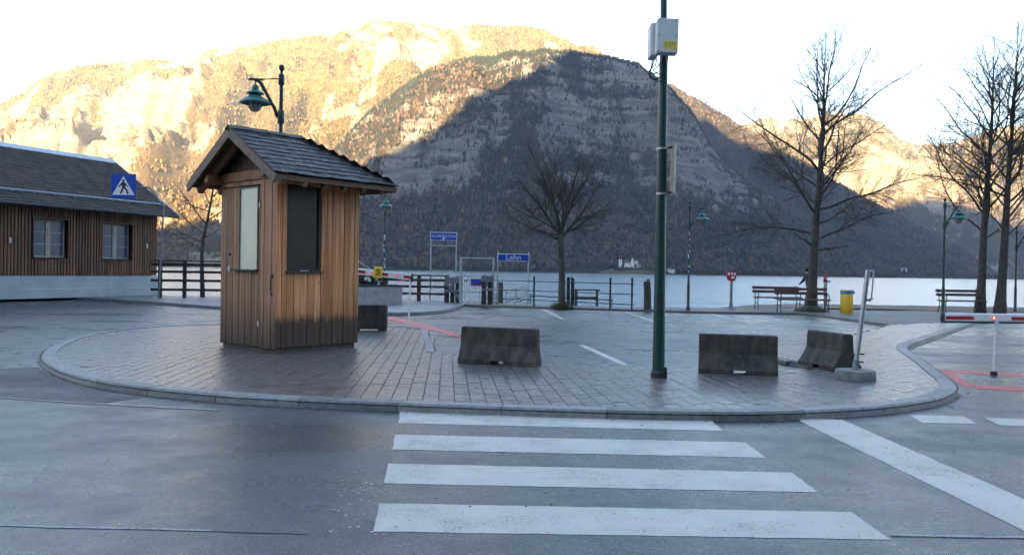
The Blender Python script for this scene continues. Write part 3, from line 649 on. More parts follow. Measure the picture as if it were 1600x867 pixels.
# fallen leaves and grit blown against the kerb and over the paving
MT['dead_leaf'] = pm('dead_leaf', (.060, .036, .022), (.030, .020, .014), 9, .8)
rgl = random.Random(12); lv = MB()
def leaf_at(x, y, z, s_):
    m = Matrix.Translation((x, y, z)) @ rotz(rgl.uniform(0, 6.3)) @ Matrix.Rotation(rgl.uniform(-.35, .35), 4, 'X')
    lv.add([(-s_, 0, .002), (-.2 * s_, -.55 * s_, 0), (s_, 0, .004), (-.1 * s_, .5 * s_, .006 * rgl.random())], [(0, 1, 2), (0, 2, 3)], m)
for i in range(900):
    q = cells[int(len(cells) * rgl.random() ** 1.4)][1]
    x, y = q.x + rgl.uniform(-.1, .1), q.y + rgl.uniform(-.12, .12)
    if inside((x, y), poly): leaf_at(x, y, IZ + .004, rgl.uniform(.006, .02))
for i in range(420):
    q = outer[int(rgl.random() * len(outer))]; t = rgl.random() ** 2 * .35; a = rgl.uniform(0, 6.3); x, y = q.x + math.cos(a) * t, q.y + math.sin(a) * t - .05
    if not inside((x, y), poly): leaf_at(x, y, .004, rgl.uniform(.006, .022))
for i in range(160):
    q = S(rgl.uniform(0, 1600), rgl.uniform(640, 867)); leaf_at(q.x, q.y, .005, rgl.uniform(.004, .012))
tag(lv.build('fallen_leaves', MT['dead_leaf']), 'small brown leaves and grit scattered over the paving and kerb', 'leaves', None, 'stuff')
dr = MB()
for i in range(60):
    q = S(rgl.gauss(565, 28), rgl.uniform(730, 835)); r_ = rgl.uniform(.003, .012); dr.sheet([(q.x + r_ * rgl.uniform(.6, 1.3) * math.cos(t), q.y + r_ * rgl.uniform(.6, 1.3) * math.sin(t)) for t in np.linspace(0, 6.28, 8)[:-1]], .003 + .0002 * (i % 5))
o = dr.build('bird_droppings', MT['white_paint'], road); o['kind'] = 'stuff'  # white bird droppings on the asphalt, sharing the road paint material

# ================================================================== kiosk
KC = Vector((-3.494, 11.80, IZ)); KA = R(49.3); LA, LB = 1.595, 1.53
KM = Matrix.Translation(KC) @ rotz(KA)                       # local x = right face (b), local y = left face (a)
kiosk = thing('kiosk', 'small larch-board ticket kiosk with a steep shingled roof on the paved island', 'kiosk', m=KM)
Z0, ZW = .075, 2.70 - IZ
mb = MB().box((LB / 2, LA / 2, .045), (LB - .08, LA - .08, .09)); mb.build('plinth', MT['pile'], kiosk)
# core walls (dark lining behind the boards) with the window opening left free
mb = MB(); T_ = .05
WB0, WB1, WZ0, WZ1 = .175, .79, 1.29 - IZ, 2.60 - IZ
mb.box((LB / 2, LA - .05, 1.4), (LB - .1, .04, 2.6)); mb.box((LB - .05, LA / 2, 1.4), (.04, LA - .14, 2.6)); mb.box((.045, LA / 2, 1.4), (.03, LA - .14, 2.6))
mb.box((LB / 2, LA / 2, .12), (LB - .12, LA - .14, .03)); mb.box((LB / 2, LA / 2, 2.62), (LB - .1, LA - .1, .02))
for x0, x1, z0, z1 in ((.06, WB0, .1, 2.62), (WB1, LB - .07, .1, 2.62), (WB0, WB1, .1, WZ0), (WB0, WB1, WZ1, 2.62)):
    mb.box(((x0 + x1) / 2, .045, (z0 + z1) / 2), (x1 - x0, .03, z1 - z0))
mb.build('inner_lining', MT['dark_in'], kiosk)
def board(x0, x1, z0, z1, face, mat, depth=.026, proud=0., parent=kiosk, name='board'):
    w = x1 - x0 - .005
    if face == 'R': o = MB().box((0, 0, (z0 + z1) / 2), (w, depth, z1 - z0), None, .004).build(name, mat, parent, m=Matrix.Translation(((x0 + x1) / 2, .014 - proud, 0)))
    elif face == 'L': o = MB().box((0, 0, (z0 + z1) / 2), (depth, w, z1 - z0), None, .004).build(name, mat, parent, m=Matrix.Translation((.014 - proud, (x0 + x1) / 2, 0)))
    elif face == 'B': o = MB().box((0, 0, (z0 + z1) / 2), (w, depth, z1 - z0), None, .004).build(name, mat, parent, m=Matrix.Translation(((x0 + x1) / 2, LA - .014, 0)))
    else: o = MB().box((0, 0, (z0 + z1) / 2), (depth, w, z1 - z0), None, .004).build(name, mat, parent, m=Matrix.Translation((LB - .014, (x0 + x1) / 2, 0)))
    return o
rb = [0, .115, WB0]; rb = [0, .09, .175, .30, .42, .545, .665, .79, .90, 1.005, 1.12, 1.23, 1.335, 1.44, LB]
for i, (x0, x1) in enumerate(zip(rb[:-1], rb[1:])):
    pr_ = .006 if i % 2 else 0.
    if x0 >= WB0 - .01 and x1 <= WB1 + .01:
        board(x0, x1, Z0, WZ0 - .02, 'R', MT['larch'], proud=pr_); board(x0, x1, WZ1, ZW, 'R', MT['larch'], proud=pr_)
    else: board(x0, x1, Z0, ZW, 'R', MT['larch'], proud=pr_)
lb = [.03, .13, .235, .335, .43]
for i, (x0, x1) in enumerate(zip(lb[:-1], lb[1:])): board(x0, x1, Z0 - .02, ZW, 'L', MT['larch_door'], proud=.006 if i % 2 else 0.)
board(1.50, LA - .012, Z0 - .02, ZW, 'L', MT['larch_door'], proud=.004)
for i in range(11): board(.03 + i * .1355, .03 + (i + 1) * .1355, Z0, ZW, 'B', MT['larch']); board(.03 + i * .139, .03 + (i + 1) * .139, Z0, ZW, 'F', MT['larch'])
for i in range(4):
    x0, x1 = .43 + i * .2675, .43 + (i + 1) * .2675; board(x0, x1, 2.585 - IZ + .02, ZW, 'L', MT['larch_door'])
# window in the right face
wn_ = MB()
for c, sz in (((WB0 + .02, .035, (WZ0 + WZ1) / 2), (.04, .05, WZ1 - WZ0)), ((WB1 - .02, .035, (WZ0 + WZ1) / 2), (.04, .05, WZ1 - WZ0)), (((WB0 + WB1) / 2, .035, WZ1 - .02), (WB1 - WB0 - .08, .05, .04)), (((WB0 + WB1) / 2, .035, WZ0 + .02), (WB1 - WB0 - .08, .05, .04))): wn_.box(c, sz, None, .004)
win = wn_.build('window', pm('dark_window_frame', (.035, .022, .015), (.025, .016, .012), 5, .6), kiosk)
MB().box(((WB0 + WB1) / 2, .045, (WZ0 + WZ1) / 2), (WB1 - WB0 - .075, .006, WZ1 - WZ0 - .075)).build('pane', MT['pane_dark'], win)
MB().box(((WB0 + WB1) / 2, -.012, WZ0 - .012), (WB1 - WB0 + .05, .085, .022), None, .004).build('sill', MT['zinc_dark'], win)
for q in range(3): MB().box((WB0 + .27 + q * .05, .01, WZ0 + .012), (.04, .03, .012), None, .004).build('paper_slip', MT['white'], win)
# door in the left face
door = MB().box((.03, .965, 1.28), (.02, 1.05, 2.44)).build('door', MT['dark_in'], kiosk)
PA0, PA1, PZ0, PZ1 = .485, 1.03, 1.31 - IZ, 2.58 - IZ
db = [.435, PA0, .575, .665, .755, .85, .94, PA1, 1.12, 1.215, 1.31, 1.405, 1.497]
for i, (x0, x1) in enumerate(zip(db[:-1], db[1:])):
    z1_ = PZ0 - .02 if PA0 - .01 <= x0 and x1 <= PA1 + .01 else 2.585 - IZ
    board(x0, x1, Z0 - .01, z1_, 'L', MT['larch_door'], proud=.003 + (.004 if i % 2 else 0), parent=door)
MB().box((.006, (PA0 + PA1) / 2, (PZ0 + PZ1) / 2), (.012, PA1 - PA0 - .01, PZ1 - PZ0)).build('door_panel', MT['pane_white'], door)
mb = MB(); mb.box((-.004, PA0 + .012, (PZ0 + PZ1) / 2), (.03, .024, PZ1 - PZ0)); mb.box((-.004, PA1 - .012, (PZ0 + PZ1) / 2), (.03, .024, PZ1 - PZ0)); mb.box((-.004, (PA0 + PA1) / 2, PZ1 - .01), (.03, PA1 - PA0 - .048, .02)); mb.build('panel_frame', MT['verge'], door)
MB().box((-.03, (PA0 + PA1) / 2 + .06, PZ0 - .012), (.085, PA1 - PA0 + .14, .026), None, .004).build('sill', MT['black_metal'], door)
mb = MB(); mb.box((-.012, 1.30, 1.245), (.014, .05, .10), None, .003); mb.path([(-.012, 1.30, 1.245), (-.055, 1.30, 1.245), (-.06, 1.20, 1.24)], .009, 6); mb.build('handle', MT['steel'], door)
mb = MB(); mb.lathe([(.026, 0), (.026, .018), (.012, .02)], 12, Matrix.Translation((-.004, 1.30, 1.475)) @ Matrix.Rotation(R(-90), 4, 'Y')); mb.build('lock', MT['black_metal'], door)
mb = MB(); mb.box((-.008, 1.305, 1.63), (.01, .05, .045), None, .003); mb.build('lock_plate', MT['grey_steel'], door)
for z in (.42, 2.22):
    mb = MB(); mb.path([(-.014, .432, z - .06), (-.014, .432, z + .06)], .011, 8); mb.box((-.008, .46, z), (.005, .05, .07)); mb.build('hinge', MT['steel'], door)
mb = MB(); mb.path([(-.016, .10, .86), (-.03, .10, .90), (-.03, .10, 1.12), (-.016, .10, 1.16)], .008, 6); mb.box((-.012, .10, 1.15), (.012, .045, .06), None, .003); mb.box((-.012, .10, .87), (.012, .03, .04), None, .003); mb.build('hasp', MT['black_metal'], kiosk)
# roof: front gable over the door, hipped at the far end
OE, OG, OH, ZE, ZR, BR = .447, .317, .395, 2.684 - IZ, 3.452 - IZ, .909
E_ = {'fr': Vector((-OG, -OE, ZE)), 'fl': Vector((-OG, LA + OE, ZE)), 'br': Vector((LB + OH, -OE, ZE)), 'bl': Vector((LB + OH, LA + OE, ZE)), 'r0': Vector((-OG, LA / 2, ZR)), 'r1': Vector((BR, LA / 2, ZR))}
roof = MB(); th = Vector((0, 0, -.05))
def slab(mb, pts, t):
    n = len(pts); mb.add(list(pts) + [p + t for p in pts], [tuple(range(n)), tuple(reversed(range(n, 2 * n)))] + [(i, n + i, n + (i + 1) % n, (i + 1) % n) for i in range(n)])
dn = Vector((0, 0, -.012))
slab(roof, [p + dn for p in (E_['fr'], E_['br'], E_['r1'], E_['r0'])], th); slab(roof, [p + dn for p in (E_['bl'], E_['fl'], E_['r0'], E_['r1'])], th); slab(roof, [p + dn for p in (E_['br'], E_['bl'], E_['r1'])], th)
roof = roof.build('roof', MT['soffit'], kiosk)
def shingles(p0, p1, q1, q0, rows, width, parent, mat, joined=False, jit=.35, th_=.014, over=1.7, name='shingle'):
    """courses from the eave p0-p1 up to q0-q1"""
    up = ((q0 + q1) / 2 - (p0 + p1) / 2); H_ = up.length
    ex_ = (p1 - p0).normalized(); nrm = ex_.cross((q0 - p0) if (q0 - p0).length > .01 else up).normalized()
    if nrm.z < 0: nrm = -nrm
    upn = nrm.cross(ex_).normalized()
    if upn.z < 0: upn = -upn
    hh_ = (q0 - p0).dot(upn); rh = hh_ / rows; acc = MB()
    for r_ in range(rows):
        t0 = r_ / rows; a = p0.lerp(q0, t0); b = p1.lerp(q1, t0); L = (b - a).dot(ex_)
        a = p0 + ex_ * ((a - p0).dot(ex_)) + upn * (t0 * hh_); x = random.uniform(-width, 0) * .5
        while x < L - .02:
            w = width * random.uniform(1 - jit, 1 + jit); xa, xb = max(x, 0), min(x + w, L); x += w
            if xb - xa < .02: continue
            ln = rh * over if r_ < rows - 1 else rh * 1.02
            dl = random.uniform(-.25, .1) * rh * .35
            lift_ = random.uniform(.75, 1.25) * th_
            m = Matrix((( ex_.x, upn.x, nrm.x, 0), (ex_.y, upn.y, nrm.y, 0), (ex_.z, upn.z, nrm.z, 0), (0, 0, 0, 1))); m.translation = a + ex_ * ((xa + xb) / 2) + nrm * .004
            tilt = Matrix.Rotation(-math.atan2(lift_ * 1.1, ln), 4, 'X')
            mm = m @ Matrix.Translation((0, 0, lift_)) @ tilt
            if joined: acc.box((0, ln / 2 + dl, 0), (xb - xa - .004, ln - dl, th_), mm)
            else: MB().box((0, ln / 2 + dl, 0), (xb - xa - .004, ln - dl, th_), None, .003).build(name, mat, parent, m=mm)
    if joined: o = acc.build('shingle_course', mat, parent); o['kind'] = 'stuff'
ROWS = 10
shingles(E_['fr'] + Vector((-.03, -.02, 0)), E_['br'] + Vector((.02, -.02, 0)), E_['r1'] + Vector((.01, 0, 0)), E_['r0'] + Vector((-.03, 0, 0)), ROWS, .15, roof, MT['shingle'], th_=.017)
shingles(E_['br'], E_['bl'], E_['r1'], E_['r1'], 9, .15, roof, MT['shingle'])
shingles(E_['bl'], E_['fl'] + Vector((-.03, 0, 0)), E_['r0'] + Vector((-.03, 0, 0)), E_['r1'], ROWS, .14, roof, MT['shingle'], True)
for side in (-1, 1):                                            # ridge boards
    for i in range(4):
        x0 = -OG - .03 + i * .32; MB().box((0, 0, 0), (.36, .12, .016), None, .003).build('ridge_board', MT['shingle'], roof, m=Matrix.Translation((x0 + .17, LA / 2 + side * .048, ZR + .012)) @ Matrix.Rotation(R(-2.2), 4, 'Y') @ Matrix.Rotation(R(-31 * side), 4, 'X'))
for pa, pb in ((E_['r1'], E_['br']), (E_['r1'], E_['bl'])):    # hip capping
    d = pb - pa
    for i in range(6):
        a = pa + d * (i / 6) + Vector((0, 0, .012)); b = pa + d * ((i + 1.12) / 6) + Vector((0, 0, .022)); MB().beam(a, b, .13, .014, (0, 0, 1), .003).build('hip_shingle', MT['shingle'], roof)
for sg, c in ((-1, E_['fr']), (1, E_['fl'])):                   # barge boards on the gable
    d = (E_['r0'] - c).normalized(); off = Vector((-.018, 0, -.075))
    MB().beam(c + off - d * .02, E_['r0'] + off + Vector((0, 0, .0)), .028, .13, (0, 0, 1), .004).build('barge_board', MT['verge'], roof)
    off2 = Vector((.16, 0, -.135)); MB().beam(c + off2 + d * .05, E_['r0'] + off2, .09, .12, (0, 0, 1), .006).build('rafter', MT['beam'], roof)
for i in range(1, 6):
    x = -OG + .16 + i * .36
    if x < LB + .3:
        for sg, y0 in ((1, -OE), (-1, LA + OE)): MB().beam((x, y0 + sg * .03, ZE - .115), (x, y0 + sg * .42, ZE - .115 + .39 * (ZR - ZE) / (LA / 2 + OE)), .07, .09, (0, 0, 1), .005).build('rafter', MT['beam'], roof)
for y in (.0, LA): MB().beam((-OG + .05, y, ZE + .05), (LB + .28, y, ZE + .05), .11, .14, (0, 0, 1), .008).build('wall_plate', MT['beam'], roof)
MB().beam((.02, -.30, ZE + .07), (.02, LA + .30, ZE + .07), .10, .15, (0, 0, 1), .008).build('tie_beam', MT['beam'], roof)
gm = MB()
for i in range(9):
    y0 = .02 + i * .173; yc = y0 + .085; top_ = ZR - .14 - abs(yc - LA / 2) * (ZR - ZE) / (LA / 2 + OE)
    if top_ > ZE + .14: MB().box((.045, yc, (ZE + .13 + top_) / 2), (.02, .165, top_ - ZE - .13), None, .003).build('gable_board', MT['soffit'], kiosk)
MB().beam((LB + OH - .012, -OE, ZE - .05), (LB + OH - .012, LA + OE, ZE - .05), .02, .09, (0, 0, 1), .003).build('fascia', MT['verge'], roof)
MB().beam((-OG, -OE + .012, ZE - .045), (LB + OH - .03, -OE + .012, ZE - .045), .02, .07, (0, 0, 1), .003).build('fascia', MT['verge'], roof)

# ================================================================== street lamps
def lamp(base, top_z, head_dir, scale, label, stickers=0, rz=0.):
    t = thing('street_lamp', label, 'street lamp', base, rz, 'green lamp posts')
    H_ = top_z - base[2]; s = scale
    mb = MB(); mb.lathe([(.085 * s, 0), (.085 * s, .10), (.06 * s, .14), (.058 * s, .9), (.05 * s, .95), (.042 * s, 1.0), (.034 * s, H_ - .12 * s)], 14); mb.build('pole', MT['green_metal'], t, True)
    mb = MB(); mb.lathe([(.05 * s, H_ - .32 * s), (.055 * s, H_ - .30 * s), (.055 * s, H_ - .14 * s), (.03 * s, H_ - .11 * s), (.026 * s, H_ - .07 * s), (.05 * s, H_ - .03 * s), (.054 * s, H_ + .01 * s), (.04 * s, H_ + .045 * s), (0, H_ + .055 * s)], 14); mb.build('finial', MT['green_metal'], t, True)
    d = Vector(head_dir).normalized(); hx = .46 * s
    up = Vector((0, 0, 1)); p = lambda a, z: d * a + up * z
    mb = MB(); mb.lathe([(.056 * s, H_ - 1.02 * s), (.062 * s, H_ - 1.0 * s), (.062 * s, H_ - .80 * s), (.052 * s, H_ - .78 * s)], 14)
    mb.path([p(.03 * s, H_ - .93 * s), p(.085 * s, H_ - .86 * s), p(.10 * s, H_ - .78 * s), p(hx - .10 * s, H_ - .30 * s), p(hx - .02 * s, H_ - .24 * s)], .032 * s, 8)
    mb.path([p(0, H_ - .20 * s), p(hx - .02 * s, H_ - .235 * s)], .011 * s, 6); mb.beam(p(hx - .14 * s, H_ - .235 * s), p(hx + .12 * s, H_ - .235 * s), .05 * s, .03 * s, up); mb.build('bracket', MT['green_metal'], t, True)
    hm = Matrix.Translation(p(hx, H_ - .25 * s))
    mb = MB(); z = lambda q: q * s
    mb.lathe([(z(.012), 0), (z(.012), z(-.07)), (z(.045), z(-.09)), (z(.065), z(-.13)), (z(.06), z(-.17)), (z(.10), z(-.20)), (z(.15), z(-.225)), (z(.155), z(-.245)), (z(.09), z(-.25)), (z(.11), z(-.29)), (z(.20), z(-.335)), (z(.275), z(-.40)), (z(.278), z(-.42)), (z(.262), z(-.415)), (z(.19), z(-.36)), (z(.09), z(-.345))], 22)
    sh_ = mb.build('lamp_shade', MT['green_lamp'], t, True, hm)
    g_ = MB(); g_.lathe([(z(.105), z(-.36)), (z(.112), z(-.43)), (z(.10), z(-.50)), (z(.06), z(-.545)), (0, z(-.555))], 16); g_.build('glass_globe', MT['lamp_glass'], sh_, True)
    c_ = MB()
    for i in range(4):
        a = math.pi * i / 4; e = Vector((math.cos(a), math.sin(a), 0))
        c_.path([e * (z(.125) * math.cos(q)) + Vector((0, 0, z(-.44) - z(.13) * max(0, math.sin(q)))) if True else 0 for q in np.linspace(0, math.pi, 11)], z(.006), 5)
    c_.path([Vector((z(.126) * math.cos(q), z(.126) * math.sin(q), z(-.44))) for q in np.linspace(0, 2 * math.pi, 17)], z(.006), 5); c_.build('wire_cage', MT['black_metal'], sh_)
    for i in range(stickers):
        zz = 1.15 + random.uniform(0, 1.5); hgt_ = random.uniform(.04, .11); a = random.uniform(-2.4, -.7); mb = MB()
        n_ = 4; w = random.uniform(.5, 1.0); rr = .045 * s
        vv = [(rr * math.cos(a + w * (q / n_ - .5)), rr * math.sin(a + w * (q / n_ - .5)), zz + dz) for q in range(n_ + 1) for dz in (0, hgt_)]
        mb.add(vv, [(2 * q, 2 * q + 2, 2 * q + 3, 2 * q + 1) for q in range(n_)]); mb.build('sticker', MT[random.choice(['sign_white', 'sign_white', 'sign_white', 'grey_box', 'sign_blue', 'black'])], t)
    return t
lp = Vector((-4.26, 14.55, IZ)); lamp(lp, atY(437, 106, 14.55).z, (-1, -.12, 0), 1.0, 'tall green lamp post rising behind the kiosk roof')
b = S(600, 473, .09); b.y += 1.5; b.x = atY(600, 440, b.y).x; lamp(b, atY(605, 300, b.y).z, (.25, -1, 0), .9, 'green lamp post covered in stickers right of the kiosk', 26)
b = S(1075, 484.5, .065); lamp(b, atY(1078, 316, b.y).z, (1, -.1, 0), .92, 'green lamp post at the car park edge beside the red panel', 16)
b = S(1473, 500, .065); lamp(b, atY(1478, 312, b.y).z, (1, -.1, 0), .86, 'green lamp post in front of the barrier arm and the right-hand bench')
b = S(1586, 487, .065); lamp(b, atY(1592, 356, b.y).z, (1, -.1, 0), .86, 'green lamp post at the right edge behind the twin trees')

# ================================================================== timber building on the left
HW = Vector((.41, .912, 0)).normalized(); HN = Vector((-HW.y, HW.x, 0)); HA = Vector((-14.93, 33.47, .09))
HMx = Matrix(((HW.x, HN.x, 0, HA.x), (HW.y, HN.y, 0, HA.y), (0, 0, 1, HA.z), (0, 0, 0, 1)))       # local x along the wall (0 = right corner), y into the house
house = thing('timber_building', 'long brown timber building with a shingled roof and pale plinth at the left', 'building', m=HMx)
XL, DP, PZ, EZ, RZ = -15.0, 6.8, .83, 3.42, 5.85
def wallface(mb, rects, y, t): 
    for x0, x1, z0, z1 in rects: mb.box(((x0 + x1) / 2, y + t / 2, (z0 + z1) / 2), (x1 - x0, t, z1 - z0))
wins = [(-5.42, -4.08), (-2.62, -1.25), (-9.2, -7.9)]; W0, W1 = 1.47, 2.88
mb = MB(); xs2 = sorted([XL] + [q for w in wins for q in w] + [0]); rects = [(XL, 0, PZ, W0), (XL, 0, W1, EZ + .1)]
for i in range(0, len(xs2), 2): rects.append((xs2[i], xs2[i + 1], W0, W1))
wallface(mb, rects, .03, .25); mb.box((XL / 2, DP - .1, 2.1), (-XL, .2, 3.0)); mb.box((-.1, DP / 2 + .1, 2.1), (.2, DP - .4, 3.0)); mb.box((XL + .1, DP / 2 + .1, 2.1), (.2, DP - .4, 3.0))
gp = [(DP, EZ), (DP / 2, RZ - .15), (.2, EZ)]
mb.add([(-.1, y, z) for y, z in gp], [(0, 1, 2)])
mb.build('wall', MT['house_gap'], house)
mb = MB().box((XL / 2 - .0, DP / 2, (PZ - .06) / 2 + .02), (-XL + .10, DP + .08, PZ - .06 + .04), None, .01); mb.build('plinth', MT['plaster'], house)
mb = MB().box((XL / 2, DP / 2, .17), (-XL + .22, DP + .20, .34), None, .01); mb.build('plinth_step', MT['plaster'], house)
bw = .125; bmesh_cache = {}
def hb(x, z0, z1):
    key_ = (round(z0, 3), round(z1, 3))
    if key_ not in bmesh_cache: bmesh_cache[key_] = MB().box((0, 0, (z0 + z1) / 2), (bw - .035, .04, z1 - z0)).mesh('board')
    link('board', bmesh_cache[key_], MT['house_board'], house, Matrix.Translation((x, .012, 0)))
x = -.07
while x > -11.5:
    hit_ = [w for w in wins if w[0] - .04 < x < w[1] + .04]
    if hit_: hb(x, PZ, W0 - .03); hb(x, W1 + .03, EZ)
    else: hb(x, PZ, EZ)
    x -= bw
for i in range(int(DP / bw)): pass
for x0, x1 in wins:
    mb = MB(); cx = (x0 + x1) / 2; w = x1 - x0
    mb.box((x0 - .02, .10, (W0 + W1) / 2), (.04, .26, W1 - W0)); mb.box((x1 + .02, .10, (W0 + W1) / 2), (.04, .26, W1 - W0)); mb.box((cx, .10, W1 + .02), (w + .08, .26, .04))
    wd = mb.build('window', MT['reveal'], house)
    for c0, c1 in ((x0 + .02, cx - .03), (cx + .03, x1 - .02)):
        fr = MB(); cc = (c0 + c1) / 2
        fr.box((c0 + .03, .20, (W0 + W1) / 2), (.06, .05, W1 - W0 - .04)); fr.box((c1 - .03, .20, (W0 + W1) / 2), (.06, .05, W1 - W0 - .04))
        for z in (W0 + .05, W0 + .50, W0 + .93, W1 - .04): fr.box((cc, .205, z), (c1 - c0 - .12, .04, .05 if z in (W0 + .05, W1 - .04) else .03))
        fr.build('sash', MT['frame_wood'], wd)
        for z0, z1 in ((W0 + .075, W0 + .485), (W0 + .515, W0 + .915), (W0 + .945, W1 - .065)): MB().box((cc, .212, (z0 + z1) / 2), (c1 - c0 - .12, .008, z1 - z0)).build('pane', MT['pane'], wd)
    MB().box((cx, .20, (W0 + W1) / 2), (.06, .07, W1 - W0 - .02)).build('mullion', MT['frame_wood'], wd)
    MB().box((cx, -.02, W0 - .015), (w + .10, .12, .03), None, .004).build('sill', MT['zinc_dark'], wd)
for x in (-6.3, -.55): MB().box((x, -.035, 2.05), (.07, .05, .20), None, .01).build('wall_light', MT['grey_box'], house)
OV, GV = .55, .55
hr = MB(); P = lambda x, y, z: Vector((x, y, z))
sl = (RZ - EZ + .05) / (DP / 2 + OV)
e0, e1, r0_, r1_ = P(XL - GV, -OV, EZ - .05), P(GV, -OV, EZ - .05), P(XL - GV, DP / 2, RZ), P(GV, DP / 2, RZ)
f0, f1 = P(XL - GV, DP + OV, EZ - .05), P(GV, DP + OV, EZ - .05)
slab(hr, [e0, e1, r1_, r0_], Vector((0, 0, -.09))); slab(hr, [f1, f0, r0_, r1_], Vector((0, 0, -.09)))
hroof = hr.build('roof', MT['shingle_far'], house)
shingles(e0 + P(0, 0, .01), e1 + P(0, 0, .01), r1_ + P(0, 0, .01), r0_ + P(0, 0, .01), 22, .17, hroof, MT['shingle_far'], True, .4, .022)
rfl = MB(); dy_ = .30; dz_ = dy_ * (RZ - EZ + .05) / (DP / 2 + OV)
slab(rfl, [r0_ + P(0, -dy_, .085 - dz_), r1_ + P(.02, -dy_, .085 - dz_), r1_ + P(.02, 0, .085), r0_ + P(0, 0, .085)], Vector((0, 0, -.03))); slab(rfl, [r0_ + P(0, .0, .085), r1_ + P(.02, 0, .085), r1_ + P(.02, dy_, .085 - dz_), r0_ + P(0, dy_, .085 - dz_)], Vector((0, 0, -.03)))
rfl.build('ridge_flashing', MT['zinc_pale'], hroof)
def lerp_s(t, x, dz): return P(x, -OV + t * (DP / 2 + OV), EZ - .05 + t * (RZ - EZ + .05) + dz)
mb = MB(); mb.path([lerp_s(.14, XL - GV, .12), lerp_s(.14, GV - .05, .12)], .028, 8)
for i in range(20): mb.box(tuple(lerp_s(.15, XL + i * .8, .07)), (.03, .12, .09))
mb.build('snow_guard', MT['zinc'], hroof)
mb = MB(); mb.path([e0 + P(0, -.05, -.05), e1 + P(0, -.05, -.05)], .065, 10); mb.build('gutter', MT['zinc_dark'], hroof, True)
mb = MB(); mb.beam(e1 + P(.02, 0, -.03), r1_ + P(.02, 0, -.03), .04, .16, (0, 0, 1)); mb.beam(f1 + P(.02, 0, -.03), r1_ + P(.02, 0, -.03), .04, .16, (0, 0, 1)); mb.build('verge_flashing', MT['zinc'], hroof)

# ================================================================== pedestrian crossing sign on a cranked post
b = S(248, 467, .09); Y_ = b.y
sgn = thing('crossing_sign', 'blue pedestrian crossing sign on a cranked post before the timber building', 'sign', b)
q = lambda x, y, dY=0.: atY(x, y, Y_ + dY) - b
MB().path([(0, 0, 0), q(252, 390), q(256, 322), q(233, 293, -.02), q(190, 292, -.05)], .035, 8).build('post', MT['grey_steel'], sgn, True)
c = q(193.2, 291, -.12); sw = .92
MB().box(tuple(c), (sw, .03, sw), None, .006).build('sign_plate', MT['sign_blue'], sgn)
mk = Matrix.Translation(c + Vector((0, -.018, 0))) @ FRONT
MB().prism([(-.42, -.33), (.42, -.33), (0, .38)], 0, .004).build('white_triangle', MT['sign_white'], sgn, m=mk)
fig = MB(); z1_ = .0065
fig.prism([(.045 * math.cos(t) + .0, .205 + .05 * math.sin(t)) for t in np.linspace(0, 2 * math.pi, 11)[:-1]], .004, z1_)
for pts in ([(-.07, .14), (-.05, -.05), (.07, -.05), (.08, .13), (0, .155)], [(-.05, -.05), (-.13, -.28), (-.07, -.29), (.03, -.06)], [(.0, -.05), (.10, -.17), (.14, -.30), (.20, -.29), (.15, -.14), (.07, -.04)], [(-.07, .14), (-.15, .02), (-.19, -.02), (-.17, -.05), (-.10, .0), (-.04, .07)], [(.07, .13), (.13, .04), (.19, .0), (.18, -.03), (.10, .01), (.05, .06)]):
    fig.prism(list(pts), .004, z1_)
fig.build('walking_figure', MT['black'], sgn, m=mk)

# ================================================================== chain rail at the far left
b = S(3, 463, .09)
for i, (px, py, dz) in enumerate(((3, 463, .45), (56, 466, .30))):
    p_ = S(px, py, .0); o = MB().lathe([(.05, 0), (.05, .02), (.035, .03), (.033, dz), (.04, dz + .01), (0, dz + .03)], 10).build('chain_post', MT['grey_steel'], None, True, Matrix.Translation(p_)); tag(o, ['short grey chain post at the left picture edge', 'low grey chain post where the chain meets the pavement'][i], 'post', 'chain posts')
p0, p1 = S(3, 463, .0) + Vector((0, 0, .43)), S(56, 466, .0) + Vector((0, 0, .28)); ch = MB(); pts = [p0.lerp(p1, t) - Vector((0, 0, .9 * t * (1 - t))) for t in np.linspace(0, 1, 24)]
pts += [p1.lerp(S(63, 467.0, .01), t) for t in (.5, 1)]
for i, (a, c_) in enumerate(zip(pts[:-1], pts[1:])): ch.beam(a - (c_ - a) * .15, c_ + (c_ - a) * .15, .035 if i % 2 else .014, .014 if i % 2 else .035)
tag(ch.build('chain', MT['grey_steel']), 'slack grey chain hanging between two short posts', 'chain')

# ================================================================== wooden rail fences
def wood_fence(name, label, pts, post_i, rails, zt, pw_=.13, overshoot=.25):
    t = thing(name, label, 'fence', pts[0], 0)
    o0 = pts[0]; d = (pts[-1] - pts[0])
    for f_ in post_i:
        c = d * f_; MB().box((0, 0, zt / 2), (pw_, pw_, zt), None, .008).build('post', MT['fence'], t, m=Matrix.Translation(c) @ rotz(math.atan2(d.y, d.x)))
    dn_ = d.normalized(); fr_ = Vector((dn_.y, -dn_.x, 0)) * (pw_ / 2 + .025)
    for z, h in rails: MB().beam(-dn_ * overshoot + fr_ + Vector((0, 0, z)), d + dn_ * .1 + fr_ + Vector((0, 0, z)), .045, h, (0, 0, 1), .006).build('rail', MT['fence'], t)
    MB().beam(-dn_ * overshoot + Vector((0, 0, zt + .025)), d + dn_ * .1 + Vector((0, 0, zt + .025)), .2, .05, (0, 0, 1), .008).build('top_rail', MT['fence'], t)
    return t
a_ = S(247, 465, .09); c_ = S(440, 467, .09)
wood_fence('wooden_fence', 'dark wooden rail fence between the timber building and the kiosk', [a_, c_], (.015, .21, .53, .8, 1.), [(.32, .10), (.68, .10), (1.02, .10), (1.30, .12)], 1.42)
a_ = S(560, 469.5, .09) + Vector((0, .8, 0)); c_ = S(697, 471.5, .09)
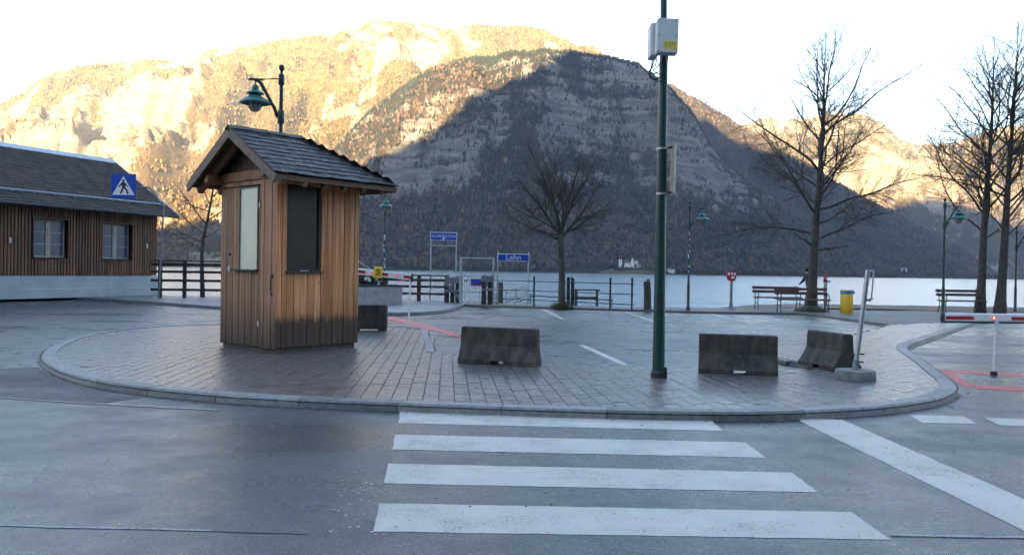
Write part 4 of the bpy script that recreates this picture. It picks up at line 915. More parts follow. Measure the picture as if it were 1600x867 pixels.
wood_fence('wooden_fence', 'dark wooden rail fence on the quay behind the left barrier arm', [a_, c_], (.0, .28, .68, 1.), [(.30, .09), (.58, .09), (.84, .10)], 1.0)

# ================================================================== planter, concrete block, stone
b0, b1 = S(566, 475.5, .09), S(625, 476, .09); pc = (b0 + b1) / 2 + Vector((-.3, .5, 0)); Lp = (b1 - b0).length + .6
hpl = .64
pl_ = thing('concrete_planter', 'pale concrete planter box with dark shrub right of the kiosk', 'planter', pc, math.atan2((b1 - b0).y, (b1 - b0).x))
for c, sz in (((0, -.45, hpl / 2), (Lp, .1, hpl)), ((0, .45, hpl / 2), (Lp, .1, hpl)), ((Lp / 2 - .05, 0, hpl / 2), (.1, .8, hpl)), ((-Lp / 2 + .05, 0, hpl / 2), (.1, .8, hpl))): MB().box(c, sz, None, .008).build('panel', MT['concrete_pale'], pl_)
MB().box((0, 0, hpl - .08), (Lp - .2, .8, .1)).build('soil', MT['soil'], pl_)
mb = MB(); mb.box((0, -.46, hpl + .03), (Lp + .04, .16, .05), None, .008); mb.box((0, .46, hpl + .03), (Lp + .04, .16, .05), None, .008); mb.box((Lp / 2 - .06, 0, hpl + .03), (.16, .755, .05), None, .008); mb.build('rim', MT['zinc_dark'], pl_)
def leaf_cloud(mb, c, r, n, size, rng, flat=1.):
    for i in range(n):
        d = Vector((rng.gauss(0, 1), rng.gauss(0, 1), rng.gauss(0, 1))).normalized(); p = Vector(c) + Vector((d.x * r[0], d.y * r[1], d.z * r[2])) * rng.uniform(.45, 1.) ** .6
        m = Matrix.Translation(p) @ Matrix.Rotation(rng.uniform(0, 6.3), 4, 'Z') @ Matrix.Rotation(rng.uniform(-1.2, 1.2), 4, 'X'); s_ = size * rng.uniform(.6, 1.3)
        mb.add([(-s_ * .35, 0, 0), (0, -s_ * .8, s_ * .12), (s_ * .35, 0, 0), (0, s_ * .8, -s_ * .1)], [(0, 1, 2), (0, 2, 3)], m)
rg = random.Random(5); sb = thing('planter_shrub', 'low dark evergreen shrub with white flowers in the concrete planter', 'shrub', pc + Vector((-.35, 0, hpl - .04)))
mb = MB()
for i in range(7): leaf_cloud(mb, (-.6 + i * .2 + rg.uniform(-.05, .05), rg.uniform(-.2, .2), .26), (.25, .26, .30), 260, .07, rg)
mb.build('foliage', MT['leaf'], sb)
mb = MB(); [MB().path([(x * .2, 0, 0), (x * .22, rg.uniform(-.1, .1), .3)], .012, 5).build('stem', MT['twig'], sb) for x in range(-3, 4)]
for fx, fz in ((.10, .34), (.42, .30), (.50, .06), (.16, .26)):
    mb = MB(); [mb.add([(-.05, -.33, -.03), (.03, -.33, -.05), (.06, -.34, .03), (-.02, -.34, .05)], [(0, 1, 2, 3)], Matrix.Translation((fx + rg.uniform(-.05, .05), rg.uniform(-.03, 0), fz + rg.uniform(-.06, .06))) @ Matrix.Rotation(rg.uniform(-.4, .4), 4, 'Y')) for _ in range(4)]; mb.build('flower', MT['flower'], sb)
b0 = S(600, 517.5, IZ); b1 = S(548, 517, IZ)
cb = MB(); ang = math.atan2((b0 - b1).y, (b0 - b1).x)
cb.box((0, 0, .29), (.74, .34, .50), None, .015); cb.box((-.28, 0, .022), (.16, .32, .044)); cb.box((.28, 0, .022), (.16, .32, .044))
tag(cb.build('concrete_block', MT['concrete'], m=Matrix.Translation((b0 + b1) / 2 + Vector((0, .17, 0))) @ rotz(ang)), 'dark square concrete block half hidden behind the kiosk', 'block')
MT['plaster_grey'] = pm('rough_grey_stone', (.16, .16, .16), (.11, .11, .11), 3, .85, bump=.4, bscale=12, bdist=.03)
# sloping grey stone slab behind the planter
b = S(568, 470, .09) + Vector((-.7, 2.2, 0)); p0 = atY(553, 405, b.y); p1 = atY(583, 424, b.y)
st = MB().prism([(-1.1, 0), (p1.x - b.x, 0), (p1.x - b.x, p1.z - b.z), (p0.x - b.x, p0.z - b.z), (-1.1, p0.z - b.z)], 0, .5).build('stone_slab', MT['plaster_grey'], m=Matrix.Translation(b + Vector((0, .5, 0))) @ FRONT)
tag(st, 'pale grey sloping stone beside the kiosk behind the planter', 'stone')

# ================================================================== barrier arms
sp = S(638, 517, 0.)
ba = thing('barrier_arm', 'red and white barrier arm with a yellow plate beside the kiosk', 'barrier', sp); Yb = sp.y
tip = atY(643, 433.5, Yb) - sp; far_ = atY(430, 409, Yb) - sp; dr = (tip - far_).normalized(); Lb = (tip - far_).length
bmx = Matrix.Translation(far_) @ dr.to_track_quat('X', 'Z').to_matrix().to_4x4()
MB().box((Lb / 2, 0, 0), (Lb, .05, .145), None, .01).build('boom', MT['white'], ba, m=bmx); MB().box((Lb + .015, 0, -.01), (.035, .07, .19), None, .006).build('end_cap', MT['black'], ba, m=bmx)
MB().box((Lb / 2, 0, -.088), (Lb - .1, .03, .02)).build('edge_strip', MT['black'], ba, m=bmx)
red_l = N('lit_red_reflector'); red_l.set(Base_Color=(.7, .08, .06, 1), Roughness=.3, Emission_Color=(1, .12, .06, 1), Emission_Strength=.04); MT['red_light'] = red_l.m
for i in range(4):
    MB().box((Lb - .09 - i * .265 * 1.9 + .0, -.029, .0), (.16, .008, .06), None, .002).build('reflector', MT['red'], ba, m=bmx)
    MB().lathe([(.028, 0), (.026, .012), (0, .018)], 12, Matrix.Translation((Lb - .345 - i * .265 * 1.9, -.026, 0)) @ Matrix.Rotation(R(90), 4, 'X')).build('marker_light', MT['red_light'], ba, m=bmx)
MB().box((tip.x - far_.x - .72, -.035, .03), (.19, .012, .25), None, .004).build('yellow_plate', MT['yellow'], ba, m=bmx)
mb = MB(); [mb.box((tip.x - far_.x - .72 + dx, -.043, .03 + dz), (.10, .004, .025)) for dx, dz in ((0, .05), (.01, 0), (0, -.05))]; mb.build('plate_print', MT['black'], ba, m=bmx)
pt_ = atY(641, 440, Yb) - sp
MB().path([(0, 0, 0), pt_], .02, 10).build('support_post', MT['white'], ba, True); MB().box((0, 0, .02), (.16, .1, .04), None, .006).build('foot_plate', MT['grey_steel'], ba)
pvx = far_.x + .2; mb = MB(); mb.box((pvx, .12, far_.z / 2 + .08), (.34, .26, far_.z + .16), None, .02); mb.build('cabinet', MT['grey_box'], ba)
sp = S(1553, 586, 0.); bb = thing('barrier_arm', 'large white barrier arm with red stripes and a red light at the right edge', 'barrier', sp); Yb = sp.y
t0 = atY(1474, 495.5, Yb) - sp; t1 = atY(1900, 500, Yb) - sp; dr = (t1 - t0).normalized(); Lb = (t1 - t0).length; bmx = Matrix.Translation(t0) @ dr.to_track_quat('X', 'Z').to_matrix().to_4x4()
MB().box((Lb / 2, 0, 0), (Lb, .06, .115), None, .012).build('boom', MT['white'], bb, m=bmx); MB().box((-.008, 0, -.005), (.02, .075, .14), None, .005).build('end_cap', MT['black'], bb, m=bmx)
MB().box((Lb / 2, 0, -.068), (Lb - .02, .03, .02)).build('edge_strip', MT['black'], bb, m=bmx)
for x0, x1 in ((.02, .405), (.93, 1.32), (1.9, 2.3), (2.9, 3.3)): MB().box(((x0 + x1) / 2, -.034, -.004), (x1 - x0, .006, .042)).build('red_stripe', MT['red'], bb, m=bmx)
for x in (.675, 2.6): MB().lathe([(.024, 0), (.022, .012), (0, .02)], 14, Matrix.Translation((x, -.031, 0)) @ Matrix.Rotation(R(90), 4, 'X')).build('marker_light', MT['red_light'], bb, m=bmx)
k_ = N('small_red_lamp'); k_.set(Base_Color=(1, .3, .2, 1), Emission_Color=(1, .16, .08, 1), Emission_Strength=1.2); MT['lamp_on'] = k_.m
MB().lathe([(.010, 0), (.009, .006), (0, .008)], 10, Matrix.Translation((.675, -.049, 0)) @ Matrix.Rotation(R(90), 4, 'X')).build('lit_lamp', MT['lamp_on'], bb, m=bmx)
pt_ = atY(1556, 503, Yb) - sp; mb = MB(); mb.path([(0, 0, .04), pt_ * .3, pt_], [.017, .016, .02], 10); mb.path([pt_ * .97, pt_ + Vector((0, 0, .02))], .035, 10); mb.build('support_post', MT['white'], bb, True); MB().lathe([(.05, 0), (.045, .05), (.02, .06)], 12).build('foot', MT['black'], bb, True)
mb = MB(); mb.box((t1.x + .1, .2, .55), (.4, .32, 1.1), None, .03); mb.build('cabinet', MT['grey_box'], bb)

# ================================================================== jersey barriers, leaning pole
def jersey(p0, p1, label, Hh=.53, wide=.2):
    d = p1 - p0; L = d.length; ang = math.atan2(d.y, d.x)
    pr_ = [(-wide, .0), (-wide, .06), (-wide * .80, .12), (-wide * .42, .26), (-wide * .34, Hh - .012), (-wide * .28, Hh), (wide * .28, Hh), (wide * .34, Hh - .012), (wide * .42, .26), (wide * .80, .12), (wide, .06), (wide, .0)]
    xs3 = [0, .015, L * .43, L * .45, L * .60, L * .62, L - .015, L]; vs_ = []; fs = []; n = len(pr_)
    for i, x in enumerate(xs3):
        k_ = .985 if i in (0, 7) else 1.
        for y, z in pr_:
            zz = z * k_
            if i in (3, 4) and z < .055: zz = .055
            elif i in (2, 5) and z < .055: zz = z
            vs_.append((x, y * (k_ if i in (0, 7) else 1), zz))
    for i in range(7):
        for j in range(n): fs.append((i * n + j, i * n + (j + 1) % n, (i + 1) * n + (j + 1) % n, (i + 1) * n + j))
    fs += [tuple(reversed(range(n))), tuple(7 * n + j for j in range(n))]
    nrm = Vector((-d.y, d.x, 0)).normalized()
    o = MB().add(vs_, fs).build('jersey_barrier', MT['concrete'], m=Matrix.Translation(p0 + nrm * wide) @ rotz(ang))
    for ex_ in (.05, L - .05):
        MB().path([(ex_, wide * .3 + 0, Hh - .10), (ex_, -wide * .42, Hh - .10)], .018, 8).build('lifting_anchor', MT['black_metal'], o)
    return tag(o, label, 'concrete barrier', 'low concrete barriers round the car park entrance')
jersey(S(715, 567, IZ), S(834, 574, IZ), 'stained concrete barrier standing between the kiosk and the green pole', .50, .17)
jersey(S(1091, 583, IZ), S(1216, 588.5, IZ), 'stained concrete barrier just right of the green pole', .50, .2)
e = S(1302, 581, IZ); jersey(e + Vector((-.16, .86, 0)), e, 'angled concrete barrier showing its end beside the leaning steel pole', .50, .21)
b = S(1336, 592, IZ); lpn = thing('leaning_pole', 'leaning galvanised pole set in a low round concrete foot', 'pole', b)
MB().lathe([(.24, 0), (.245, .02), (.235, .10), (.225, .115), (.0, .118)], 24).build('concrete_foot', pm('grey_precast_foot', (.19, .20, .19), (.12, .13, .125), 9, .8, bump=.3), lpn, True)
tp = atY(1356, 423, b.y + .02) - b
MB().path([(0, 0, .10), tp], .030, 12).build('tube', MT['steel'], lpn, True); MB().path([Vector((0, 0, .10)), tp * .13 + Vector((0, 0, .06))], .042, 12).build('sleeve', MT['grey_steel'], lpn, True)
mb = MB(); e2 = tp + Vector((.075, 0, -.005)); mb.path([tp - Vector((.02, 0, 0)), e2], .012, 6); mb.path([e2, tp + Vector((.045, -.01, -.36))], .010, 6); mb.build('hook_rod', MT['steel'], lpn)
mb = MB(); mb.box(tuple(tp * .73 + Vector((.04, -.03, 0))), (.05, .03, .03), None, .004); mb.path([tp * .73, tp * .73 + Vector((.10, -.02, .02))], .008, 6); mb.build('latch', MT['grey_steel'], lpn)
for f_ in (.16, .23): MB().path([tp * f_ - Vector((.01, 0, 0)), tp * f_ + Vector((.075, -.01, 0))], .010, 6).build('clamp_bolt', MT['black_metal'], lpn)

# ================================================================== green mast with enclosures
b = S(1028.5, 590, IZ); Yp = b.y
mast = thing('green_mast', 'tall dark green steel mast with grey boxes on the paved island', 'mast', b)
topm = atY(1037, -60, Yp) - b; bx2 = atY(1037, 90, Yp) - b
ax_ = topm.normalized()
MB().path([(0, 0, 0), bx2 * .35, bx2], [.075, .066, .052], 20).build('pole', MT['green_metal'], mast, True); MB().path([bx2, topm], [.043, .040], 16).build('upper_pole', MT['green_metal'], mast, True)
mb = MB(); mb.lathe([(.095, 0), (.095, .07), (.08, .085)], 16); mb.box((.045, 0, .07), (.10, .15, .14), None, .012); mb.build('base_collar', MT['black_metal'], mast, True)
def pt(x, y, dY=0.): return atY(x, y, Yp + dY) - b
c = pt(1041.5, 59, -.16); bxm = Matrix.Translation(c) @ Matrix.Rotation(R(1), 4, 'Y') @ rotz(R(-1))
bx_ = MB().box((0, 0, 0), (.255, .15, .41), None, .010).build('control_box', MT['grey_box'], mast, m=bxm)
MB().box((0, -.083, 0), (.25, .016, .405), None, .006).build('lid', MT['grey_box'], bx_)
for sx in (-.105, .105):
    for sz in (-.18, 0, .18): MB().lathe([(.009, 0), (.008, .005), (0, .006)], 8, Matrix.Translation((sx, -.0905, sz)) @ FRONT).build('screw', MT['grey_steel'], bx_)
MB().box((.035, -.0925, -.115), (.165, .003, .095)).build('warning_label', MT['yellow'], bx_)
text('EXIT', 'label_print', .065, MT['grey_steel'], bx_, Matrix.Translation((.035, -.0945, -.11)) @ FRONT, 1., .0006)
c = pt(1020.5, 66, .05); bx3 = MB().box((0, 0, 0), (.10, .24, .40), None, .010).build('control_box', MT['grey_box'], mast, m=Matrix.Translation(c) @ rotz(R(-1)))
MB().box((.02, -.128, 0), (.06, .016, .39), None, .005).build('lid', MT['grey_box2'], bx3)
for i, (x0, y0, pts) in enumerate((((1019, 93), 0, [(1018, 104), (1014, 115), (1017, 123), (1028, 126)]), ((1022, 93), 0, [(1020, 102), (1015, 112), (1022, 116), (1029, 112)]), ((1026, 92), 0, [(1024, 103), (1018, 107), (1015, 118), (1024, 124), (1029, 122)]), ((1034, 88), 0, [(1031, 100), (1027, 106), (1020, 110), (1029, 116)]))):
    P_ = [pt(*x0, -.06)] + [pt(*z, -.07) for z in pts]; MB().path(smooth_line(P_, .03), .0075, 6).build('cable', MT['black'], mast, True)
for x0 in (1033, 1043): MB().path([pt(x0, 86, -.13), pt(x0 - 1, 97, -.10)], .014, 8).build('conduit', MT['grey_box'], mast, True)
for y_ in (122, 116, 128): MB().path([pt(1027, y_, -.06), pt(1040, y_, -.07)], .004, 6).build('cable_tie', MT['black'], mast)
pn = thing_panel = MB().box((0, 0, 0), (.022, .34, .60), None, .006).build('side_panel', MT['steel'], mast, m=Matrix.Translation(pt(1052, 266, -.02)) @ Matrix.Rotation(R(1.), 4, 'Y') @ rotz(R(-4)))
MB().box((-.014, 0, 0), (.006, .31, .57)).build('panel_back', pm('brown_panel_back', (.36, .25, .17), (.30, .2, .14), 5, .6), pn)
for y_ in (233, 303):
    mb = MB(); mb.path([pt(1034.5, y_, 0) + ax_ * -.012, pt(1034.5, y_, 0) + ax_ * .012], .073, 20); mb.build('band_clamp', MT['steel'], mast, True)
    MB().beam(pt(1040, y_, 0), pt(1051, y_ - 3, -.02), .03, .025).build('bracket_arm', MT['black_metal'], mast)

# ================================================================== landing stage signs and gate
def frame_sign(label, px0, px1, ytop, ybot, base_y, Y, words, size, squeeze, bars, legs_top=None, name='station_sign'):
    c0 = atY((px0 + px1) / 2, base_y, Y); t = thing(name, label, 'sign', Vector((c0.x, Y, c0.z)))
    o0 = Vector((c0.x, Y, c0.z)); w = (px1 - px0) * Y / F; zt = atY((px0 + px1) / 2, ytop, Y).z - o0.z; zb = atY((px0 + px1) / 2, ybot, Y).z - o0.z
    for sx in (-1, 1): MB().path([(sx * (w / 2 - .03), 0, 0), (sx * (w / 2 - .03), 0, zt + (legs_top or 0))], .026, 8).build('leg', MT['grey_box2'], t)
    for yb in bars:
        z = atY((px0 + px1) / 2, yb, Y).z - o0.z; MB().path([(-w / 2 + .03, 0, z), (w / 2 - .03, 0, z)], .018, 6).build('cross_bar', MT['grey_box2'], t)
    MB().box((0, -.035, (zt + zb) / 2), (w, .035, zt - zb), None, .006).build('board', MT['sign_white'], t)
    MB().box((0, -.056, (zt + zb) / 2), (w - .05, .008, zt - zb - .05)).build('blue_face', MT['sign_blue'], t)
    text(words, 'lettering', size, MT['sign_white'], t, Matrix.Translation((0, -.0625, (zt + zb) / 2)) @ FRONT, squeeze)
    return t, zt, zb, w
sg1, zt, zb, w_ = frame_sign('blue sign lettered SCHIFFSTATION on a tall thin frame', 671, 713, 363, 376, 470, 31.6, 'SCHIFFSTATION', .165, .80, (384, 423, 471))
MB().prism([(-.02, .03), (.05, .03), (.02, -.10), (-.04, -.07)], 0, .003).build('arrow_mark', MT['sign_white'], sg1, m=Matrix.Translation((0, -.0615, zb + .11)) @ FRONT)
sg2, zt, zb, w_ = frame_sign('blue sign lettered Lahn on a thin frame at the landing stage', 776, 826, 396.5, 408.5, 474, 30.4, 'Lahn', .27, 1.15, (398,), .08)

def P3(x, y, Y): return atY(x, y, Y)
GY = 30.2
g0 = P3(719, 476, GY); g1 = P3(770, 477, GY)
gate = thing('landing_gate', 'grey barred steel gate with portal frame at the landing stage', 'gate', Vector((g0.x, GY, .09))); gw = g1.x - g0.x; gz = P3(745, 402, GY).z - .09
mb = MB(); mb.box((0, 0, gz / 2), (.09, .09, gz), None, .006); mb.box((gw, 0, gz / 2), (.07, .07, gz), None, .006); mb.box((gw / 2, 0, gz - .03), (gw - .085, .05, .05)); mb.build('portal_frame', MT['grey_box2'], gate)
lw = gw * .66; lt = 1.05; mb = MB()
for z in (.08, .45, lt): mb.path([(.07, 0, z), (lw, 0, z)], .02, 8)
for x in (.07, lw): mb.path([(x, 0, .06), (x, 0, lt)], .02, 8)
mb.build('gate_leaf', MT['steel'], gate)
for i in range(7): MB().path([(.07 + (lw - .07) * (i + 1) / 8, 0, .08), (.07 + (lw - .07) * (i + 1) / 8, 0, lt)], .010, 6).build('bar', MT['steel'], gate)
d_ = MB().box((.20, -.05, .84), (.22, .01, .24), None, .003).build('dog_plate', MT['sign_white'], gate)
dg = MB(); [dg.prism(p_, 0, .002) for p_ in ([(-.06, 0), (.05, 0), (.05, .045), (-.06, .05)], [(-.055, -.06), (-.035, -.06), (-.035, 0), (-.055, 0)], [(.03, -.06), (.05, -.06), (.05, 0), (.03, 0)], [(.04, .04), (.06, .02), (.09, .06), (.09, .085), (.05, .085)], [(-.08, .07), (-.06, .03), (-.05, .05)])]; dg.build('dog_figure', MT['black'], d_, m=Matrix.Translation((.20, -.057, .84)) @ FRONT)
bp = MB().box((.60, -.04, .80), (.42, .012, .26), None, .003).build('notice_plate', MT['sign_blue'], gate); MB().box((.60, -.048, .74), (.42, .004, .05)).build('red_band', MT['red'], bp)
def pile_group(px0, px1, ytop, ybase, Y, n, label, steel=True, name='timber_piles'):
    a = P3(px0, ybase, Y); c = P3(px1, ybase, Y); t = thing(name, label, 'mooring post', Vector((a.x, Y, .09))); w = c.x - a.x; h = P3((px0 + px1) / 2, ytop, Y).z - .09
    for i in range(n):
        x = w * (i + .5) / n; r_ = w / n * .40
        MB().lathe([(r_, -.9), (r_ * 1.02, .3), (r_ * .96, h - .04 - .05 * (i % 2)), (r_ * .85, h - .05 * (i % 2)), (0, h + .01 - .05 * (i % 2))], 12, Matrix.Translation((x, (i % 2) * .05, 0))).build('pile', MT['pile' if n == 1 else 'fence'], t, True)
    if steel:
        mb = MB(); mb.box((w / 2, -w / n * .45, h - .14), (w * .98, .04, .24), None, .01); mb.box((w / 2, -w / n * .45, h - .55), (w * .9, .03, .10), None, .01); mb.box((w * .5, -w / n * .47, h - .33), (w * .25, .03, .2)); mb.build('steel_bracket', MT['grey_steel'], t)
    return t, w, h
t, w, h = pile_group(694, 719, 432, 473, 30.6, 3, 'three dark piles with a steel head at the end of the wooden fence')
MB().beam((w * .1, -.16, h - .25), (w * 1.05, -.2, .12), .05, .09).build('diagonal_brace', MT['grey_steel'], t)
pile_group(751, 770, 430, 475, 30.0, 2, 'pair of grey mooring piles with a steel bracket beside the gate')
t, w, h = pile_group(776.5, 787, 441, 471, 32.6, 1, 'short timber mooring pile behind the railing below the Lahn sign', False, 'mooring_pile')
t, w, h = pile_group(884, 898, 433, 472, 31.0, 2, 'broad weathered mooring pile just right of the parking tree', False, 'mooring_pile')
b = S(1012, 484, .065); h = P3(1012, 437, b.y).z - .065
mp = thing('mooring_pile', 'tall weathered mooring pile left of the green mast', 'mooring post', b)
MB().path([(.0, 0, -.3), (-.02, 0, h * .6), (-.045, 0, h - .06)], [.135, .125, .12], 12).build('pile', MT['pile'], mp, True); MB().path([(.02, .02, h * .5), (.0, .02, h + .03)], [.09, .08], 10).build('steel_cap', MT['grey_steel'], mp, True)

# ------------------------------------------------------------------ green railing along the quay
rp = [S(777, 475, .065), S(834, 478, .065), S(893, 481, .065), S(953, 484.5, .065), S(987, 486, .065)]
rl = thing('quay_railing', 'dark green tube railing with ball-topped posts along the quay', 'railing', rp[0]); rh_ = .93
for p_ in rp: MB().lathe([(.05, 0), (.05, .03), (.032, .05), (.032, rh_ + .08), (.045, rh_ + .10), (.05, rh_ + .14), (.03, rh_ + .175), (0, rh_ + .18)], 10).build('post', MT['green_metal'], rl, True, Matrix.Translation(p_ - rp[0]))
for z in (.22, .56, rh_ - .02):
    for a, c in zip(rp[:-1], rp[1:]): MB().path([a - rp[0] + Vector((0, 0, z)), c - rp[0] + Vector((0, 0, z))], .018, 8).build('rail', MT['green_metal'], rl, True)
    d = (rp[-1] - rp[-2]).normalized(); MB().path([rp[-1] - rp[0] + Vector((0, 0, z)), rp[-1] - rp[0] + d * .12 + Vector((0, 0, z))], .018, 8).build('rail', MT['green_metal'], rl, True)
    MB().path([Vector((-.55, .15, z)), Vector((0, 0, z))], .018, 8).build('rail', MT['green_metal'], rl, True)
# gangway and jetty
gy = 33.5; a = P3(782, 474, gy); c = P3(828, 459, gy + 5)
gg = thing('gangway', 'grey steel gangway sloping down to the lake behind the railing', 'gangway', Vector((a.x, gy, a.z))); e = c - a
MB().beam((0, 0, -.03), e + Vector((0, 0, -.03)), .9, .06).build('deck', MT['grey_steel'], gg)
for sy in (-.45, .45):
    for z in (.05, .42): MB().path([Vector((sy * .5, sy, z)), e + Vector((sy * .5, sy, z))], .025, 6).build('hand_rail', MT['grey_steel'], gg)
    for f_ in (0, .33, .66, 1): MB().path([e * f_ + Vector((sy * .5, sy, 0)), e * f_ + Vector((sy * .5, sy, .42))], .018, 6).build('stanchion', MT['grey_steel'], gg)
j0 = P3(826, 470, 37); jt = thing('jetty', 'dark wooden jetty deck floating behind the railing', 'jetty', Vector((j0.x, 37, LAKE)))
for i in range(13): MB().box((.14 + i * .29, 0, .42), (.27, 2.0, .05), None, .006).build('plank', MT['fence'], jt)
mb = MB(); mb.box((1.9, -.9, .28), (3.8, .12, .22)); mb.box((1.9, .9, .28), (3.8, .12, .22)); mb.box((1.9, 0, .12), (3.6, 1.6, .35)); mb.build('float', MT['pile'], jt)
mb = MB(); mb.path([(0, -.9, 1.05), (1.9, -.9, .95), (3.8, -.9, .90)], .035, 6); [mb.path([(x, -.9, .44), (x, -.9, 1.0)], .03, 6) for x in (.05, 1.9, 3.75)]; mb.build('hand_rail', MT['grey_steel'], jt)

# ------------------------------------------------------------------ picnic table by the railing
b = S(921, 480, .04); tb = thing('picnic_table', 'weathered wooden table with slatted top behind the quay railing', 'table', b + Vector((0, 1.2, 0)), R(-7)); TL = 1.05; TH = .62
for i in range(4): MB().box((0, -.27 + i * .18, TH), (TL, .165, .045), None, .006).build('top_plank', MT['pile'], tb)
for sx in (-1, 1):
    for sy in (-1, 1): MB().box((sx * (TL / 2 - .12), sy * .25, (TH - .03) / 2), (.09, .09, TH - .03), None, .006).build('leg', MT['pile'], tb)
    MB().box((sx * (TL / 2 - .12), 0, TH - .05), (.07, .62, .06)).build('cleat', MT['pile'], tb)
MB().box((0, -.25, .30), (TL - .33, .045, .10), None, .004).build('stretcher', MT['pile'], tb); MB().box((0, .25, .30), (TL - .33, .045, .10), None, .004).build('stretcher', MT['pile'], tb)

# ------------------------------------------------------------------ red panel on a post
b = S(1142, 483, .065); rdp = thing('red_panel_sign', 'small red information panel on a grey post by the lake', 'sign', b); Yb = b.y; h = P3(1142, 424, Yb).z - .065
MB().lathe([(.16, 0), (.16, .02), (.10, .05), (.075, .14), (.055, .25), (.05, h - .3)], 14).build('post', MT['grey_steel'], rdp, True)
MB().add([(x, y, z) for y in (-.06, .06) for x, z in ((-.17, h), (.17, h), (.165, h - .22), (.11, h - .345), (-.11, h - .345), (-.165, h - .22))], [(0, 1, 2, 3, 4, 5), (11, 10, 9, 8, 7, 6)] + [(i, (i + 1) % 6, 6 + (i + 1) % 6, 6 + i) for i in range(6)]).build('red_panel', MT['red'], rdp)
for x, z, w, hh2 in ((-.11, h - .09, .075, .10), (.0, h - .085, .06, .08), (.10, h - .09, .07, .09), (.035, h - .22, .12, .09)): MB().box((x, -.064, z), (w, .006, hh2)).build('white_pictogram', MT['sign_white'], rdp)
b = S(1289, 482, .05); Yb = b.y + .8; ps = thing('pink_board_post', 'slim grey post topped by a tilted pink board beside the bench', 'sign', Vector((P3(1289, 482, Yb).x, Yb, .03))); h = P3(1290, 441, Yb).z - .03
MB().lathe([(.07, 0), (.06, .03), (.062, h * .5), (.075, h)], 10).build('post', MT['grey_box2'], ps, True); MB().box((.02, 0, .35), (.11, .10, .55), None, .01).build('dark_sleeve', MT['navy'], ps)
MB().box((0, 0, 0), (.17, .03, .29), None, .01).build('pink_board', MT['pink'], ps, m=Matrix.Translation((-.005, 0, h + .20)) @ Matrix.Rotation(R(14), 4, 'Y') @ rotz(R(35)))
mb = MB(); mb.box((.05, 0, h + .035), (.26, .12, .06), Matrix.Identity(4), .01); mb.box((-.02, 0, h + .08), (.12, .10, .07), None, .01); mb.build('black_bracket', MT['black'], ps)

# ------------------------------------------------------------------ park benches
def bench(base, rz, L, label, sc=1.):
    t = thing('park_bench', label, 'bench', base, rz, 'red slatted park benches on the promenade')
    for y, z, hh2, tilt in ((.02, .44, .035, 0), (.14, .445, .035, 0), (.26, .45, .035, 0), (.38, .455, .035, 0)): MB().box((0, y, z * sc), (L, .10, hh2), None, .008).build('seat_slat', MT['bench_wood'], t)
    for y, z in ((.47, .66), (.50, .80)): MB().box((0, 0, 0), (L, .03, .10), None, .008).build('back_slat', MT['bench_wood'], t, m=Matrix.Translation((0, y, z * sc)) @ Matrix.Rotation(R(-12), 4, 'X'))
    for sx in (-1, 1):
        x = sx * (L / 2 - .10); mb = MB(); q = lambda y, z: Vector((x, y, z * sc))
        mb.path(smooth_line([q(-.04, 0), q(.0, .2), q(-.01, .42), q(-.06, .56), q(.0, .64), q(.2, .63), q(.42, .60)], .06), .017, 6); mb.path(smooth_line([q(.50, 0), q(.42, .22), q(.42, .44), q(.47, .64), q(.53, .88)], .06), .017, 6)
        mb.path([q(-.01, .41), q(.42, .43)], .016, 6); mb.path([q(.0, .2), q(.2, .26), q(.42, .22)], .012, 6); mb.build('iron_side', MT['black_metal'], t, True)
    return t
b0, b1 = S(1188, 483.5, .065), S(1243, 486, .065); 
bench(P3(1219, 483, 29.3).xy.to_3d() + Vector((-.05, 0, .065)), R(-3), 1.72, 'red slatted bench left of the big tree with its left end free')
bench(Vector((P3(1257, 489, 27.2).x, 27.2, .065)), R(-4), 1.80, 'red slatted bench standing right behind the big lakeside tree')
bench(Vector((P3(1508, 487, 28.6).x, 28.6, .065)), R(2), 1.62, 'red slatted bench at the right behind the barrier arm')

# ------------------------------------------------------------------ yellow litter bin
b = S(1322.5, 490, .065); bn = thing('litter_bin', 'yellow litter bin with a blue lid on the promenade', 'bin', b, R(-8)); hb_ = P3(1322, 453, b.y).z - .065
mb = MB(); mb.lathe([(.19, .0), (.19, .03), (.205, .05), (.205, hb_ - .12), (.19, hb_ - .10)], 20); mb.build('body', MT['bin_yellow'], bn, True)
mb = MB(); mb.lathe([(.212, hb_ - .13), (.212, hb_ - .03), (.19, hb_), (0, hb_ + .012)], 20); mb.box((.20, -.02, hb_ - .075), (.12, .12, .07), None, .02); mb.build('lid', MT['bin_blue'], bn, True)
MB().lathe([(.2125, hb_ - .025), (.215, hb_ - .01), (.195, hb_ + .004)], 20).build('yellow_rim', MT['bin_yellow'], bn, True)

